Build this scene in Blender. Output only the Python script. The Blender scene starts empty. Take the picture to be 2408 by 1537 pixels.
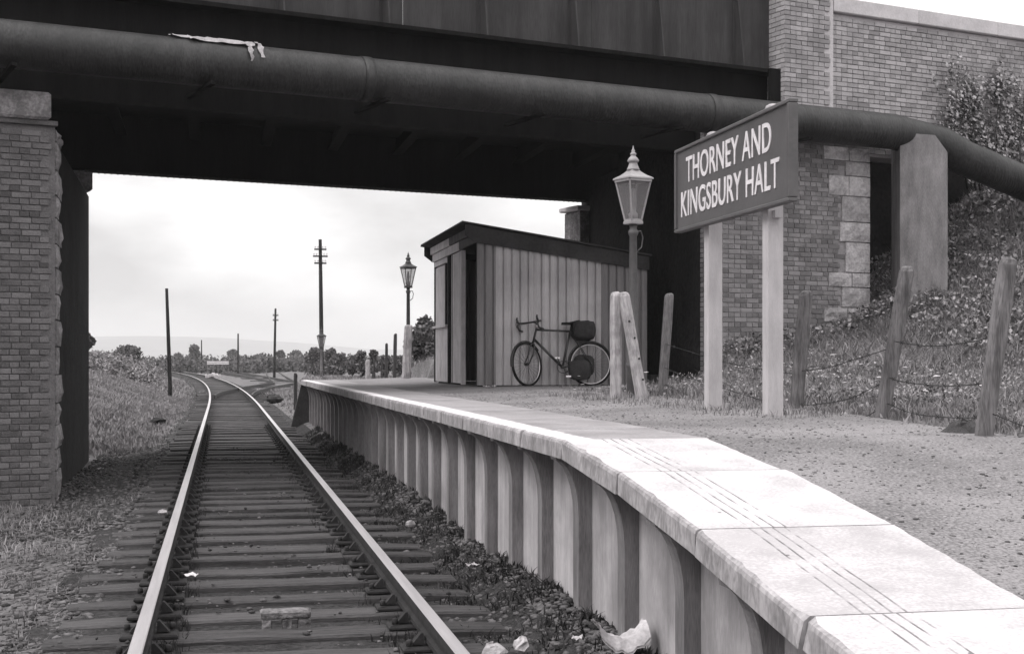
import bpy, math, random
import numpy as np
from mathutils import Vector, Matrix

random.seed(7)
rng = np.random.default_rng(11)
scene = bpy.context.scene
COL = scene.collection
R = math.radians

# ------------------------------------------------------------------ camera
# World: Y runs along the track, X to the right, Z = 0 on the rail heads.
CAM_H = 1.37
YAW = R(11.51)
cam_data = bpy.data.cameras.new('camera')
cam = bpy.data.objects.new('camera', cam_data)
COL.objects.link(cam)
cam.location = (0, 0, CAM_H)
cam.rotation_euler = (R(90), 0, -YAW)
cam_data.sensor_width = 36
cam_data.lens = 50
cam_data.shift_y = 0.0322
cam_data.clip_start = 0.1
cam_data.clip_end = 9000
scene.camera = cam

# ------------------------------------------------------------------ sky, sun, exposure
SUN_EL, SUN_AZ = R(48), R(-105)          # azimuth clockwise from +Y: low on the left, a little behind us
world = bpy.data.worlds.new('World')
scene.world = world
world.use_nodes = True
nt = world.node_tree
for n in list(nt.nodes):
    nt.nodes.remove(n)
wo = nt.nodes.new('ShaderNodeOutputWorld')
bg = nt.nodes.new('ShaderNodeBackground')
sky = nt.nodes.new('ShaderNodeTexSky')
sky.sky_type = 'NISHITA'
sky.sun_disc = False
sky.sun_elevation = SUN_EL
sky.sun_rotation = SUN_AZ
sky.dust_density = 4
bw = nt.nodes.new('ShaderNodeRGBToBW')
tc = nt.nodes.new('ShaderNodeTexCoord')
mp = nt.nodes.new('ShaderNodeMapping')
mp.inputs['Scale'].default_value = (1.0, 1.0, 2.6)
mp.inputs['Location'].default_value = (0.35, 0.1, 0.2)
cl = nt.nodes.new('ShaderNodeTexNoise')
cl.inputs['Scale'].default_value = 5.0
cl.inputs['Detail'].default_value = 6
cl.inputs['Roughness'].default_value = 0.5
cr = nt.nodes.new('ShaderNodeValToRGB')
cr.color_ramp.elements[0].position = 0.36
cr.color_ramp.elements[0].color = (0.62, 0.61, 0.61, 1)
cr.color_ramp.elements[1].position = 0.60
cr.color_ramp.elements[1].color = (1.14, 1.13, 1.13, 1)
sc_ = nt.nodes.new('ShaderNodeVectorMath'); sc_.operation = 'SCALE'
sz = nt.nodes.new('ShaderNodeSeparateXYZ')
zr = nt.nodes.new('ShaderNodeMapRange')                 # standard overcast sky: three times as bright overhead as at the horizon
zr.inputs['From Min'].default_value = 0.0; zr.inputs['From Max'].default_value = 1.0
zr.inputs['To Min'].default_value = 6.6; zr.inputs['To Max'].default_value = 19.8
nt.links.new(tc.outputs['Generated'], sz.inputs[0]); nt.links.new(sz.outputs['Z'], zr.inputs['Value'])
nt.links.new(zr.outputs[0], sc_.inputs['Scale'])
mx = nt.nodes.new('ShaderNodeMix'); mx.data_type = 'RGBA'
mx.inputs['Factor'].default_value = 0.93      # the cloud layer over the clear sky
nt.links.new(tc.outputs['Generated'], mp.inputs['Vector'])
nt.links.new(mp.outputs['Vector'], cl.inputs['Vector'])
nt.links.new(cl.outputs['Fac'], cr.inputs['Fac'])
nt.links.new(cr.outputs['Color'], sc_.inputs[0])
nt.links.new(sky.outputs['Color'], bw.inputs['Color'])
nt.links.new(bw.outputs['Val'], mx.inputs['A'])
nt.links.new(sc_.outputs['Vector'], mx.inputs['B'])
nt.links.new(mx.outputs['Result'], bg.inputs['Color'])
bg.inputs['Strength'].default_value = 0.105
nt.links.new(bg.outputs['Background'], wo.inputs['Surface'])

sun_d = bpy.data.lights.new('sun', 'SUN')
sun_d.energy = 1.2
sun_d.angle = R(22)
sun_d.color = (1.0, 0.985, 0.975)
sun = bpy.data.objects.new('sun', sun_d)
COL.objects.link(sun)
sdir = Vector((math.sin(SUN_AZ) * math.cos(SUN_EL), math.cos(SUN_AZ) * math.cos(SUN_EL), math.sin(SUN_EL)))
sun.rotation_euler = sdir.to_track_quat('Z', 'Y').to_euler()
sun.location = sdir * 60

scene.view_settings.view_transform = 'Standard'
scene.view_settings.look = 'None'
scene.view_settings.exposure = 0.5
scene.view_settings.gamma = 1.0
scene.view_settings.use_curve_mapping = False

# ------------------------------------------------------------------ survey helper: direction seen at a photo point, at a depth
F = 3344.0
SY, CY = math.sin(YAW), math.cos(YAW)
def at(x, y, D):
    a = (x - 1204) / F
    return Vector((D * (SY + a * CY), D * (CY - a * SY), CAM_H + D * (846 - y) / F))
def atz(x, z, D):
    p = at(x, 0, D)
    return Vector((p.x, p.y, z))

# ------------------------------------------------------------------ objects
def tag(o, label=None, cat=None, group=None, kind=None):
    if label: o['label'] = label
    if cat: o['category'] = cat
    if group: o['group'] = group
    if kind: o['kind'] = kind
    return o

def thing(name, loc, label, cat, group=None, rz=0.0):
    o = bpy.data.objects.new(name, None)
    o.empty_display_size = 0.2
    COL.objects.link(o)
    o.location = loc
    o.rotation_euler = (0, 0, rz)
    return tag(o, label, cat, group)

def link(name, mesh, parent=None, loc=None, rot=None):
    o = bpy.data.objects.new(name, mesh)
    COL.objects.link(o)
    if parent is not None: o.parent = parent
    if loc is not None: o.location = loc
    if rot is not None: o.rotation_euler = rot
    return o

def copy_tree(o, parent=None):
    c = o.copy()
    COL.objects.link(c)
    if parent is not None: c.parent = parent
    for ch in list(o.children):
        copy_tree(ch, c)
    return c

def np_mesh(name, V, Fc, mat, smooth=False):
    V = np.asarray(V, dtype=np.float32); Fc = np.asarray(Fc, dtype=np.int32)
    me = bpy.data.meshes.new(name)
    k = Fc.shape[1]
    me.vertices.add(len(V)); me.vertices.foreach_set('co', V.ravel())
    me.loops.add(Fc.size); me.loops.foreach_set('vertex_index', Fc.ravel())
    me.polygons.add(len(Fc))
    me.polygons.foreach_set('loop_start', np.arange(len(Fc), dtype=np.int32) * k)
    me.polygons.foreach_set('loop_total', np.full(len(Fc), k, dtype=np.int32))
    if smooth:
        me.polygons.foreach_set('use_smooth', np.ones(len(Fc), dtype=bool))
    me.update(calc_edges=True); me.validate()
    me.materials.append(mat)
    return me

class MB:
    def __init__(s): s.v = []; s.f = []; s.sm = []
    def add(s, vs, fs, smooth=False):
        b = len(s.v)
        s.v += [tuple(p) for p in vs]
        s.f += [tuple(i + b for i in f) for f in fs]
        s.sm += [smooth] * len(fs)
        return s
    def box(s, x0, x1, y0, y1, z0, z1, j=0.0):
        q = lambda: random.uniform(-j, j) if j else 0
        vs = [(x + q(), y + q(), z + q()) for z in (z0, z1) for (x, y) in ((x0, y0), (x1, y0), (x1, y1), (x0, y1))]
        return s.add(vs, [(3, 2, 1, 0), (4, 5, 6, 7), (0, 1, 5, 4), (1, 2, 6, 5), (2, 3, 7, 6), (3, 0, 4, 7)])
    def bevbox(s, x0, x1, y0, y1, z0, z1, b, j=0.0):
        vs = []
        for (zz, i) in ((z0, b), (z0 + b, 0), (z1 - b, 0), (z1, b)):
            for (x, y) in ((x0 + i, y0 + i + 0), (x1 - i, y0 + i), (x1 - i, y1 - i), (x0 + i, y1 - i)):
                q = random.uniform(-j, j) if j else 0
                vs.append((x + q, y + q, zz))
        fs = [(3, 2, 1, 0), (12, 13, 14, 15)]
        for k in range(3):
            for i in range(4):
                fs.append((k * 4 + i, k * 4 + (i + 1) % 4, k * 4 + 4 + (i + 1) % 4, k * 4 + 4 + i))
        return s.add(vs, fs)
    def bar(s, a, b, w, h, up=(0, 0, 1)):
        a = Vector(a); b = Vector(b); d = (b - a).normalized(); up = Vector(up)
        if abs(d.dot(up)) > 0.98: up = Vector((0, 1, 0))
        r = d.cross(up).normalized(); u = r.cross(d).normalized()
        vs = []
        for p in (a, b):
            for (i, k) in ((-1, -1), (1, -1), (1, 1), (-1, 1)):
                vs.append(p + r * (w / 2 * i) + u * (h / 2 * k))
        return s.add(vs, [(3, 2, 1, 0), (4, 5, 6, 7), (0, 1, 5, 4), (1, 2, 6, 5), (2, 3, 7, 6), (3, 0, 4, 7)])
    def tube(s, pts, rad, n=10, cap=True, closed=False):
        pts = [Vector(p) for p in pts]
        m = len(pts)
        if not hasattr(rad, '__len__'): rad = [rad] * m
        vs = []; ref = None
        for i, p in enumerate(pts):
            if closed: d = pts[(i + 1) % m] - pts[i - 1]
            else: d = pts[min(i + 1, m - 1)] - pts[max(i - 1, 0)]
            d.normalize()
            if ref is None:
                ref = Vector((0, 0, 1)) if abs(d.z) < 0.9 else Vector((1, 0, 0))
            r = d.cross(ref).normalized(); u = r.cross(d).normalized(); ref = u
            for k in range(n):
                t = 2 * math.pi * k / n
                vs.append(p + (r * math.cos(t) + u * math.sin(t)) * rad[i])
        fs = []
        for i in range(m if closed else m - 1):
            j = (i + 1) % m
            for k in range(n):
                fs.append((i * n + k, i * n + (k + 1) % n, j * n + (k + 1) % n, j * n + k))
        s.add(vs, fs, True)
        if cap and not closed:
            b = len(s.v) - m * n
            s.f += [tuple(b + k for k in range(n))[::-1], tuple(b + (m - 1) * n + k for k in range(n))]
            s.sm += [False, False]
        return s
    def lathe(s, prof, n=16, cx=0, cy=0, smooth=True, phase=0.0):
        vs = []
        for (r, z) in prof:
            for k in range(n):
                t = 2 * math.pi * k / n + phase
                vs.append((cx + r * math.cos(t), cy + r * math.sin(t), z))
        fs = []
        for i in range(len(prof) - 1):
            for k in range(n):
                fs.append((i * n + k, i * n + (k + 1) % n, (i + 1) * n + (k + 1) % n, (i + 1) * n + k))
        fs.append(tuple(range(n))[::-1]); fs.append(tuple((len(prof) - 1) * n + k for k in range(n)))
        return s.add(vs, fs, smooth)
    def prism(s, poly, axis, a, b):
        """poly: 2-D outline; axis 'x' -> (y,z), 'y' -> (x,z), 'z' -> (x,y)"""
        n = len(poly)
        def P(p, t):
            return {'x': (t, p[0], p[1]), 'y': (p[0], t, p[1]), 'z': (p[0], p[1], t)}[axis]
        vs = [P(p, a) for p in poly] + [P(p, b) for p in poly]
        fs = [tuple(range(n))[::-1], tuple(range(n, 2 * n))]
        for i in range(n):
            fs.append((i, (i + 1) % n, n + (i + 1) % n, n + i))
        return s.add(vs, fs)
    def mesh(s, name, mat):
        me = bpy.data.meshes.new(name)
        me.from_pydata(s.v, [], s.f)
        me.polygons.foreach_set('use_smooth', s.sm)
        me.update()
        import bmesh
        bm = bmesh.new(); bm.from_mesh(me)
        bmesh.ops.recalc_face_normals(bm, faces=bm.faces)
        bm.to_mesh(me); bm.free()
        me.materials.append(mat)
        return me
    def build(s, name, mat, parent=None, loc=None, rot=None):
        return link(name, s.mesh(name, mat), parent, loc, rot)

# ------------------------------------------------------------------ materials (monochrome film: greys with a trace of warmth)
TINT = (1.025, 0.975, 1.0)
def grey(v): return (v * TINT[0], v * TINT[1], v * TINT[2], 1)

def mat(name, lo, hi, rough=0.85, scale=4.0, detail=6, fine=60.0, fine_amt=0.25, bump=0.3, bump_scale=None,
        stretch=(1, 1, 1), metal=0.0, rand=0.0, stain=0.0, stain_scale=1.2, dist=0.01, extra=None):
    m = bpy.data.materials.new(name)
    m.use_nodes = True
    t = m.node_tree; N = t.nodes; Lk = t.links.new
    b = N['Principled BSDF']
    b.inputs['Roughness'].default_value = rough
    b.inputs['Metallic'].default_value = metal
    if rough > 0.6 and metal == 0: b.inputs['Specular IOR Level'].default_value = 0.25
    tc = N.new('ShaderNodeTexCoord')
    oi = N.new('ShaderNodeObjectInfo')
    of = N.new('ShaderNodeMath'); of.operation = 'MULTIPLY'; of.inputs[1].default_value = 41.0
    Lk(oi.outputs['Random'], of.inputs[0])
    ad = N.new('ShaderNodeVectorMath'); ad.operation = 'ADD'
    Lk(tc.outputs['Object'], ad.inputs[0]); Lk(of.outputs[0], ad.inputs[1])
    mp = N.new('ShaderNodeMapping'); mp.inputs['Scale'].default_value = stretch
    Lk(ad.outputs[0], mp.inputs['Vector'])
    n1 = N.new('ShaderNodeTexNoise'); n1.inputs['Scale'].default_value = scale; n1.inputs['Detail'].default_value = detail
    n1.inputs['Roughness'].default_value = 0.62
    Lk(mp.outputs[0], n1.inputs['Vector'])
    n2 = N.new('ShaderNodeTexNoise'); n2.inputs['Scale'].default_value = fine; n2.inputs['Detail'].default_value = 3
    Lk(mp.outputs[0], n2.inputs['Vector'])
    r = N.new('ShaderNodeMapRange'); r.inputs['From Min'].default_value = 0.30; r.inputs['From Max'].default_value = 0.70
    Lk(n1.outputs['Fac'], r.inputs['Value'])
    r2 = N.new('ShaderNodeMapRange'); r2.inputs['From Min'].default_value = 0.3; r2.inputs['From Max'].default_value = 0.7
    r2.inputs['To Min'].default_value = -fine_amt; r2.inputs['To Max'].default_value = fine_amt
    Lk(n2.outputs['Fac'], r2.inputs['Value'])
    s = N.new('ShaderNodeMath'); s.operation = 'ADD'; Lk(r.outputs[0], s.inputs[0]); Lk(r2.outputs[0], s.inputs[1])
    fac = s.outputs[0]
    if rand:
        ge = N.new('ShaderNodeNewGeometry')
        a2 = N.new('ShaderNodeMath'); a2.operation = 'ADD'
        Lk(oi.outputs['Random'], a2.inputs[0]); Lk(ge.outputs['Random Per Island'], a2.inputs[1])
        fr = N.new('ShaderNodeMath'); fr.operation = 'FRACT'; Lk(a2.outputs[0], fr.inputs[0])
        r3 = N.new('ShaderNodeMapRange'); r3.inputs['To Min'].default_value = -rand; r3.inputs['To Max'].default_value = rand
        Lk(fr.outputs[0], r3.inputs['Value'])
        a3 = N.new('ShaderNodeMath'); a3.operation = 'ADD'; Lk(fac, a3.inputs[0]); Lk(r3.outputs[0], a3.inputs[1])
        fac = a3.outputs[0]
    mx = N.new('ShaderNodeMix'); mx.data_type = 'RGBA'; mx.clamp_factor = True
    mx.inputs['A'].default_value = grey(lo); mx.inputs['B'].default_value = grey(hi)
    Lk(fac, mx.inputs['Factor'])
    colr = mx.outputs['Result']
    if stain:
        n3 = N.new('ShaderNodeTexNoise'); n3.inputs['Scale'].default_value = stain_scale; n3.inputs['Detail'].default_value = 5
        Lk(tc.outputs['Object'], n3.inputs['Vector'])
        r4 = N.new('ShaderNodeMapRange'); r4.inputs['From Min'].default_value = 0.45; r4.inputs['From Max'].default_value = 0.68
        r4.inputs['To Max'].default_value = stain
        Lk(n3.outputs['Fac'], r4.inputs['Value'])
        m2 = N.new('ShaderNodeMix'); m2.data_type = 'RGBA'
        m2.inputs['B'].default_value = grey(lo * 0.45)
        Lk(r4.outputs[0], m2.inputs['Factor']); Lk(colr, m2.inputs['A'])
        colr = m2.outputs['Result']
    if extra: colr = extra(t, tc, colr)
    Lk(colr, b.inputs['Base Color'])
    if hi < 0.04 and metal == 0 and rough > 0.6: b.inputs['Specular IOR Level'].default_value = 0.08
    if bump:
        bp = N.new('ShaderNodeBump'); bp.inputs['Strength'].default_value = bump; bp.inputs['Distance'].default_value = dist
        if bump_scale:
            n4 = N.new('ShaderNodeTexNoise'); n4.inputs['Scale'].default_value = bump_scale; n4.inputs['Detail'].default_value = 5
            Lk(mp.outputs[0], n4.inputs['Vector']); Lk(n4.outputs['Fac'], bp.inputs['Height'])
        else:
            Lk(n2.outputs['Fac'], bp.inputs['Height'])
        Lk(bp.outputs['Normal'], b.inputs['Normal'])
    return m

def painted_edge(t, tc, colr):
    """worn white line painted along the platform edge"""
    N = t.nodes; Lk = t.links.new
    sp = N.new('ShaderNodeSeparateXYZ'); Lk(tc.outputs['Object'], sp.inputs[0])
    nz = N.new('ShaderNodeTexNoise'); nz.inputs['Scale'].default_value = 14.0; nz.inputs['Detail'].default_value = 5
    Lk(tc.outputs['Object'], nz.inputs['Vector'])
    a = N.new('ShaderNodeMath'); a.operation = 'MULTIPLY_ADD'; a.inputs[1].default_value = 0.10
    Lk(nz.outputs['Fac'], a.inputs[0]); Lk(sp.outputs['X'], a.inputs[2])
    w = N.new('ShaderNodeMapRange'); w.inputs['From Min'].default_value = 0.20; w.inputs['From Max'].default_value = 0.24
    w.inputs['To Min'].default_value = 0.85; w.inputs['To Max'].default_value = 0.0
    Lk(a.outputs[0], w.inputs['Value'])
    m2 = N.new('ShaderNodeMix'); m2.data_type = 'RGBA'; m2.inputs['B'].default_value = grey(0.74)
    Lk(w.outputs[0], m2.inputs['Factor']); Lk(colr, m2.inputs['A'])
    return m2.outputs['Result']

def slab_lines(t, tc, colr):
    """painted edge and scored anti-slip lines along a platform slab (object x runs back from the edge)"""
    N = t.nodes; Lk = t.links.new
    sp = N.new('ShaderNodeSeparateXYZ'); Lk(tc.outputs['Object'], sp.inputs[0])
    nz = N.new('ShaderNodeTexNoise'); nz.inputs['Scale'].default_value = 9.0; nz.inputs['Detail'].default_value = 5
    Lk(tc.outputs['Object'], nz.inputs['Vector'])
    wob = N.new('ShaderNodeMath'); wob.operation = 'MULTIPLY_ADD'; wob.inputs[1].default_value = 0.022
    nw = N.new('ShaderNodeTexNoise'); nw.inputs['Scale'].default_value = 2.2; nw.inputs['Detail'].default_value = 4
    Lk(tc.outputs['Object'], nw.inputs['Vector']); Lk(nw.outputs['Fac'], wob.inputs[0]); Lk(sp.outputs['X'], wob.inputs[2])
    tot = None
    for c in (0.225, 0.275, 0.325, 0.375):
        k = N.new('ShaderNodeMath'); k.operation = 'COMPARE'
        k.inputs[1].default_value = c + 0.011; k.inputs[2].default_value = 0.0045
        Lk(wob.outputs[0], k.inputs[0])
        if tot is None: tot = k.outputs[0]
        else:
            a = N.new('ShaderNodeMath'); a.operation = 'ADD'; Lk(tot, a.inputs[0]); Lk(k.outputs[0], a.inputs[1]); tot = a.outputs[0]
    w = N.new('ShaderNodeMapRange'); w.inputs['From Min'].default_value = 0.35; w.inputs['From Max'].default_value = 0.6
    w.inputs['To Max'].default_value = 0.8
    Lk(nz.outputs['Fac'], w.inputs['Value'])
    ml = N.new('ShaderNodeMath'); ml.operation = 'MULTIPLY'; Lk(tot, ml.inputs[0]); Lk(w.outputs[0], ml.inputs[1])
    vo = N.new('ShaderNodeTexVoronoi'); vo.inputs['Scale'].default_value = 7.0
    Lk(tc.outputs['Object'], vo.inputs['Vector'])
    pt = N.new('ShaderNodeMath'); pt.operation = 'LESS_THAN'; pt.inputs[1].default_value = 0.055
    Lk(vo.outputs['Distance'], pt.inputs[0])
    pm = N.new('ShaderNodeMath'); pm.operation = 'MULTIPLY'; Lk(pt.outputs[0], pm.inputs[0]); Lk(w.outputs[0], pm.inputs[1])
    mxx = N.new('ShaderNodeMath'); mxx.operation = 'MAXIMUM'; Lk(pm.outputs[0], mxx.inputs[0]); Lk(ml.outputs[0], mxx.inputs[1])
    m2 = N.new('ShaderNodeMix'); m2.data_type = 'RGBA'; m2.inputs['B'].default_value = grey(0.07)
    Lk(mxx.outputs[0], m2.inputs['Factor']); Lk(colr, m2.inputs['A'])
    return m2.outputs['Result']

M = {}
M['soil'] = mat('soil', 0.06, 0.17, 0.95, scale=1.3, fine=22, fine_amt=0.5, bump=0.8, bump_scale=14, dist=0.05)
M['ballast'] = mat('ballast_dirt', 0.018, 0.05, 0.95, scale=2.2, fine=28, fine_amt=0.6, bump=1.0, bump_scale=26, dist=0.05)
M['stone_chip'] = mat('stone_chip', 0.02, 0.13, 0.9, scale=8, fine=60, rand=0.6, bump=0.3)
M['cess_chip'] = mat('cess_chip', 0.03, 0.13, 0.9, scale=8, fine=60, rand=0.6, bump=0.3)
M['gravel'] = mat('platform_gravel', 0.11, 0.24, 0.95, scale=0.9, fine=70, fine_amt=0.75, bump=0.8, bump_scale=55, dist=0.012)
M['grit'] = mat('grit_chip', 0.06, 0.30, 0.9, scale=8, fine=60, rand=0.6, bump=0.2)
M['slab_flat'] = mat('worn_slab', 0.20, 0.31, 0.9, scale=2.4, fine=45, fine_amt=0.3, bump=0.3, rand=0.15, stain=0.15, stain_scale=3.0, extra=painted_edge)
M['slab'] = mat('platform_slab', 0.38, 0.52, 0.9, scale=3.4, fine=70, fine_amt=0.5, bump=0.4, rand=0.3, stain=0.22, stain_scale=5.0, extra=slab_lines)
M['slab_edge'] = mat('slab_edge', 0.20, 0.40, 0.9, scale=5, fine=40, fine_amt=0.3, bump=0.5, stretch=(1, 1.0, 0.5), stain=0.4, stain_scale=4)
M['concrete'] = mat('panel_concrete', 0.30, 0.48, 0.9, scale=2.4, fine=60, fine_amt=0.35, bump=0.35, stretch=(4, 4, 0.35), rand=0.3, stain=0.55, stain_scale=2.3)
M['rib'] = mat('rib_concrete', 0.13, 0.26, 0.9, scale=3.0, fine=50, fine_amt=0.35, bump=0.3, stretch=(5, 5, 0.4), rand=0.15, stain=0.35, stain_scale=2.2)
M['pillar'] = mat('pillar_concrete', 0.13, 0.24, 0.9, scale=3.0, fine=40, fine_amt=0.3, bump=0.4, stretch=(2.5, 2.5, 0.6), stain=0.3, stain_scale=1.6)
M['sleeper'] = mat('sleeper_timber', 0.028, 0.085, 0.9, scale=5, fine=40, fine_amt=0.35, bump=0.6, stretch=(0.5, 7, 7), rand=0.25)
M['rail'] = mat('rail_steel', 0.38, 0.50, 0.45, scale=3, fine=30, fine_amt=0.1, bump=0.0, stretch=(8, 0.3, 8), metal=0.55)
M['rail_side'] = mat('rail_rust', 0.018, 0.04, 0.9, scale=6, fine=50, bump=0.3)
M['rusty_rail'] = mat('rusty_rail', 0.03, 0.06, 0.8, scale=4, fine=50, bump=0.2)
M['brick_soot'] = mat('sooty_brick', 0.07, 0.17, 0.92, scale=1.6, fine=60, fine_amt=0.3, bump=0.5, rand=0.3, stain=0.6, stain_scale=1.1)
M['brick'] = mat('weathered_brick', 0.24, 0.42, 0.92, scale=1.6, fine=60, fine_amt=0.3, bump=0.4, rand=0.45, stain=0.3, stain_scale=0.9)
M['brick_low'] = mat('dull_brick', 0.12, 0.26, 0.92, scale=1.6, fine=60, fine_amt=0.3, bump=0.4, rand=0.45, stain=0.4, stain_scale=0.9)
M['mortar'] = mat('mortar', 0.40, 0.56, 0.95, scale=1.2, fine=50, fine_amt=0.3, bump=0.5)
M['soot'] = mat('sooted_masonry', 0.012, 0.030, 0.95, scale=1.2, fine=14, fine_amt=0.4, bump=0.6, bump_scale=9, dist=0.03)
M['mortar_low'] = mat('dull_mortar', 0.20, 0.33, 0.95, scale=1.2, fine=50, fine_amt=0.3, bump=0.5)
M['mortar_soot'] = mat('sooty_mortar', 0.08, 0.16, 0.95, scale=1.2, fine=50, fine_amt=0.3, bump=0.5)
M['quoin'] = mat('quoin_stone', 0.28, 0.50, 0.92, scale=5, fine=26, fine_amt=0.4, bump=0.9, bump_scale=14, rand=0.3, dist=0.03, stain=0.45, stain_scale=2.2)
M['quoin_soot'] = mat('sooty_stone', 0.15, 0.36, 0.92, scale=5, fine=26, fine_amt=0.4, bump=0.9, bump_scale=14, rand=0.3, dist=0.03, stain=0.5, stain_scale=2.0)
M['coping'] = mat('coping_stone', 0.44, 0.58, 0.9, scale=3, fine=30, fine_amt=0.25, bump=0.4, rand=0.15)
M['black_steel'] = mat('tarred_steel', 0.005, 0.012, 0.85, scale=2.5, fine=30, fine_amt=0.3, bump=0.2, stretch=(3, 3, 0.4))
M['parapet_steel'] = mat('parapet_steel', 0.030, 0.058, 0.75, scale=1.6, fine=20, fine_amt=0.25, bump=0.15, stretch=(4, 4, 0.35), stain=0.35, stain_scale=1.2)
M['pipe'] = mat('pipe_iron', 0.005, 0.028, 0.55, scale=2.2, fine=22, fine_amt=0.5, bump=0.6, bump_scale=9, stretch=(3.0, 1, 1), stain=0.7, stain_scale=1.6, dist=0.02)
M['white_rag'] = mat('white_rag', 0.20, 0.40, 0.95, scale=10, fine=60, bump=0.4)
M['letter_paint'] = mat('letter_paint', 0.54, 0.70, 0.6, scale=6, fine=40, fine_amt=0.3, bump=0.05)
M['board'] = mat('board_paint', 0.07, 0.098, 0.5, scale=2.0, fine=30, fine_amt=0.2, bump=0.05)
M['board_frame'] = mat('board_frame', 0.07, 0.10, 0.6, scale=3.0, fine=30, bump=0.1)
M['white_paint'] = mat('white_paint', 0.60, 0.74, 0.6, scale=4, fine=40, fine_amt=0.2, bump=0.1, stain=0.12, stain_scale=5)
M['post_paint'] = mat('post_paint', 0.36, 0.47, 0.75, scale=4, fine=40, fine_amt=0.2, bump=0.2, stretch=(4, 4, 0.6), stain=0.2, stain_scale=3)
M['lamp_paint'] = mat('lamp_paint', 0.20, 0.32, 0.6, scale=6, fine=50, fine_amt=0.2, bump=0.1)
M['lamp_post'] = mat('lamp_post_iron', 0.05, 0.085, 0.6, scale=6, fine=50, fine_amt=0.2, bump=0.1)
M['lamp_dark'] = mat('lamp_black_iron', 0.02, 0.035, 0.6, scale=6, fine=50, fine_amt=0.2, bump=0.1)
M['old_wood'] = mat('weathered_post', 0.24, 0.48, 0.92, scale=4, fine=24, fine_amt=0.4, bump=0.7, stretch=(6, 6, 0.5), rand=0.1, stain=0.55, stain_scale=7)
M['grey_wood'] = mat('grey_post', 0.08, 0.20, 0.92, scale=4, fine=24, fine_amt=0.4, bump=0.7, stretch=(6, 6, 0.5), rand=0.1, stain=0.4, stain_scale=6)
M['dark_wood'] = mat('dark_post', 0.03, 0.07, 0.92, scale=4, fine=24, fine_amt=0.4, bump=0.7, stretch=(6, 6, 0.5))
M['pole'] = mat('creosoted_pole', 0.012, 0.026, 0.9, scale=4, fine=24, bump=0.3, stretch=(6, 6, 0.5))
M['wire'] = mat('fence_wire', 0.02, 0.04, 0.8, scale=4, fine=24, bump=0.0)
M['sheet'] = mat('corrugated_sheet', 0.32, 0.47, 0.6, scale=1.6, fine=25, fine_amt=0.25, bump=0.1, stretch=(4, 4, 0.35), rand=0.2, stain=0.35, stain_scale=1.5)
M['sheet_dark'] = mat('darker_sheet', 0.13, 0.21, 0.7, scale=1.6, fine=25, fine_amt=0.25, bump=0.1, stretch=(4, 4, 0.35))
M['shed_board'] = mat('shed_board', 0.55, 0.74, 0.85, scale=3, fine=25, fine_amt=0.3, bump=0.3, stretch=(4, 4, 0.5), stain=0.3, stain_scale=3)
M['shed_dark'] = mat('shed_dark_timber', 0.025, 0.05, 0.85, scale=3, fine=25, fine_amt=0.3, bump=0.3)
M['tyre'] = mat('tyre_rubber', 0.012, 0.022, 0.8, scale=10, fine=60, bump=0.1)
M['cycle_paint'] = mat('cycle_paint', 0.018, 0.03, 0.4, scale=10, fine=60, bump=0.0)
M['chrome'] = mat('cycle_steel', 0.45, 0.6, 0.3, scale=10, fine=60, bump=0.0, metal=0.9)
M['bag'] = mat('bag_canvas', 0.02, 0.045, 0.95, scale=10, fine=80, bump=0.4)
M['paper'] = mat('paper', 0.34, 0.60, 0.95, scale=10, fine=60, bump=0.3)
M['pale_stone'] = mat('pale_stone', 0.22, 0.46, 0.95, scale=9, fine=40, bump=0.7, dist=0.02)
M['rotten_wood'] = mat('rotten_wood', 0.07, 0.20, 0.95, scale=9, fine=40, fine_amt=0.5, bump=0.8, dist=0.02)
M['dry_grass'] = mat('dry_grass', 0.12, 0.28, 0.9, scale=0.5, fine=3, fine_amt=0.3, rand=0.3, bump=0)
M['grass'] = mat('grass_blade', 0.08, 0.28, 0.9, scale=0.9, fine=5, fine_amt=0.4, rand=0.35, bump=0)
M['grass_dark'] = mat('rank_weeds', 0.015, 0.05, 0.9, scale=1.4, fine=9, fine_amt=0.3, rand=0.35, bump=0)
M['scrub_leaf'] = mat('scrub_leaf', 0.09, 0.34, 0.8, scale=1.6, fine=7, fine_amt=0.5, rand=0.6, bump=0)
M['leaf'] = mat('leaf', 0.05, 0.17, 0.8, scale=1.2, fine=7, fine_amt=0.4, rand=0.5, bump=0)
M['ivy'] = mat('ivy_leaf', 0.05, 0.42, 0.6, scale=2.0, fine=9, fine_amt=0.3, rand=0.7, bump=0)
M['far_leaf'] = mat('far_leaf', 0.05, 0.125, 0.9, scale=0.12, fine=1.0, fine_amt=0.4, rand=0.4, bump=0)
M['bark'] = mat('bark', 0.04, 0.08, 0.95, scale=5, fine=30, bump=0.6)
M['hill'] = mat('hill_turf', 0.06, 0.13, 0.95, scale=0.002, fine=0.01, fine_amt=0.4, bump=0)
M['flower'] = mat('flower_head', 0.55, 0.8, 0.95, scale=10, fine=60, bump=0)

gl = bpy.data.materials.new('lamp_glass'); gl.use_nodes = True
gn = gl.node_tree; gb = gn.nodes['Principled BSDF']
gtr = gn.nodes.new('ShaderNodeBsdfTransparent'); gtr.inputs['Color'].default_value = (0.86, 0.86, 0.86, 1)
gmx = gn.nodes.new('ShaderNodeMixShader'); gmx.inputs['Fac'].default_value = 0.32
gb.inputs['Roughness'].default_value = 0.12; gb.inputs['Base Color'].default_value = grey(0.35)
gn.links.new(gtr.outputs[0], gmx.inputs[1]); gn.links.new(gb.outputs[0], gmx.inputs[2])
gn.links.new(gmx.outputs[0], gn.nodes['Material Output'].inputs['Surface'])
M['glass'] = gl

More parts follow.
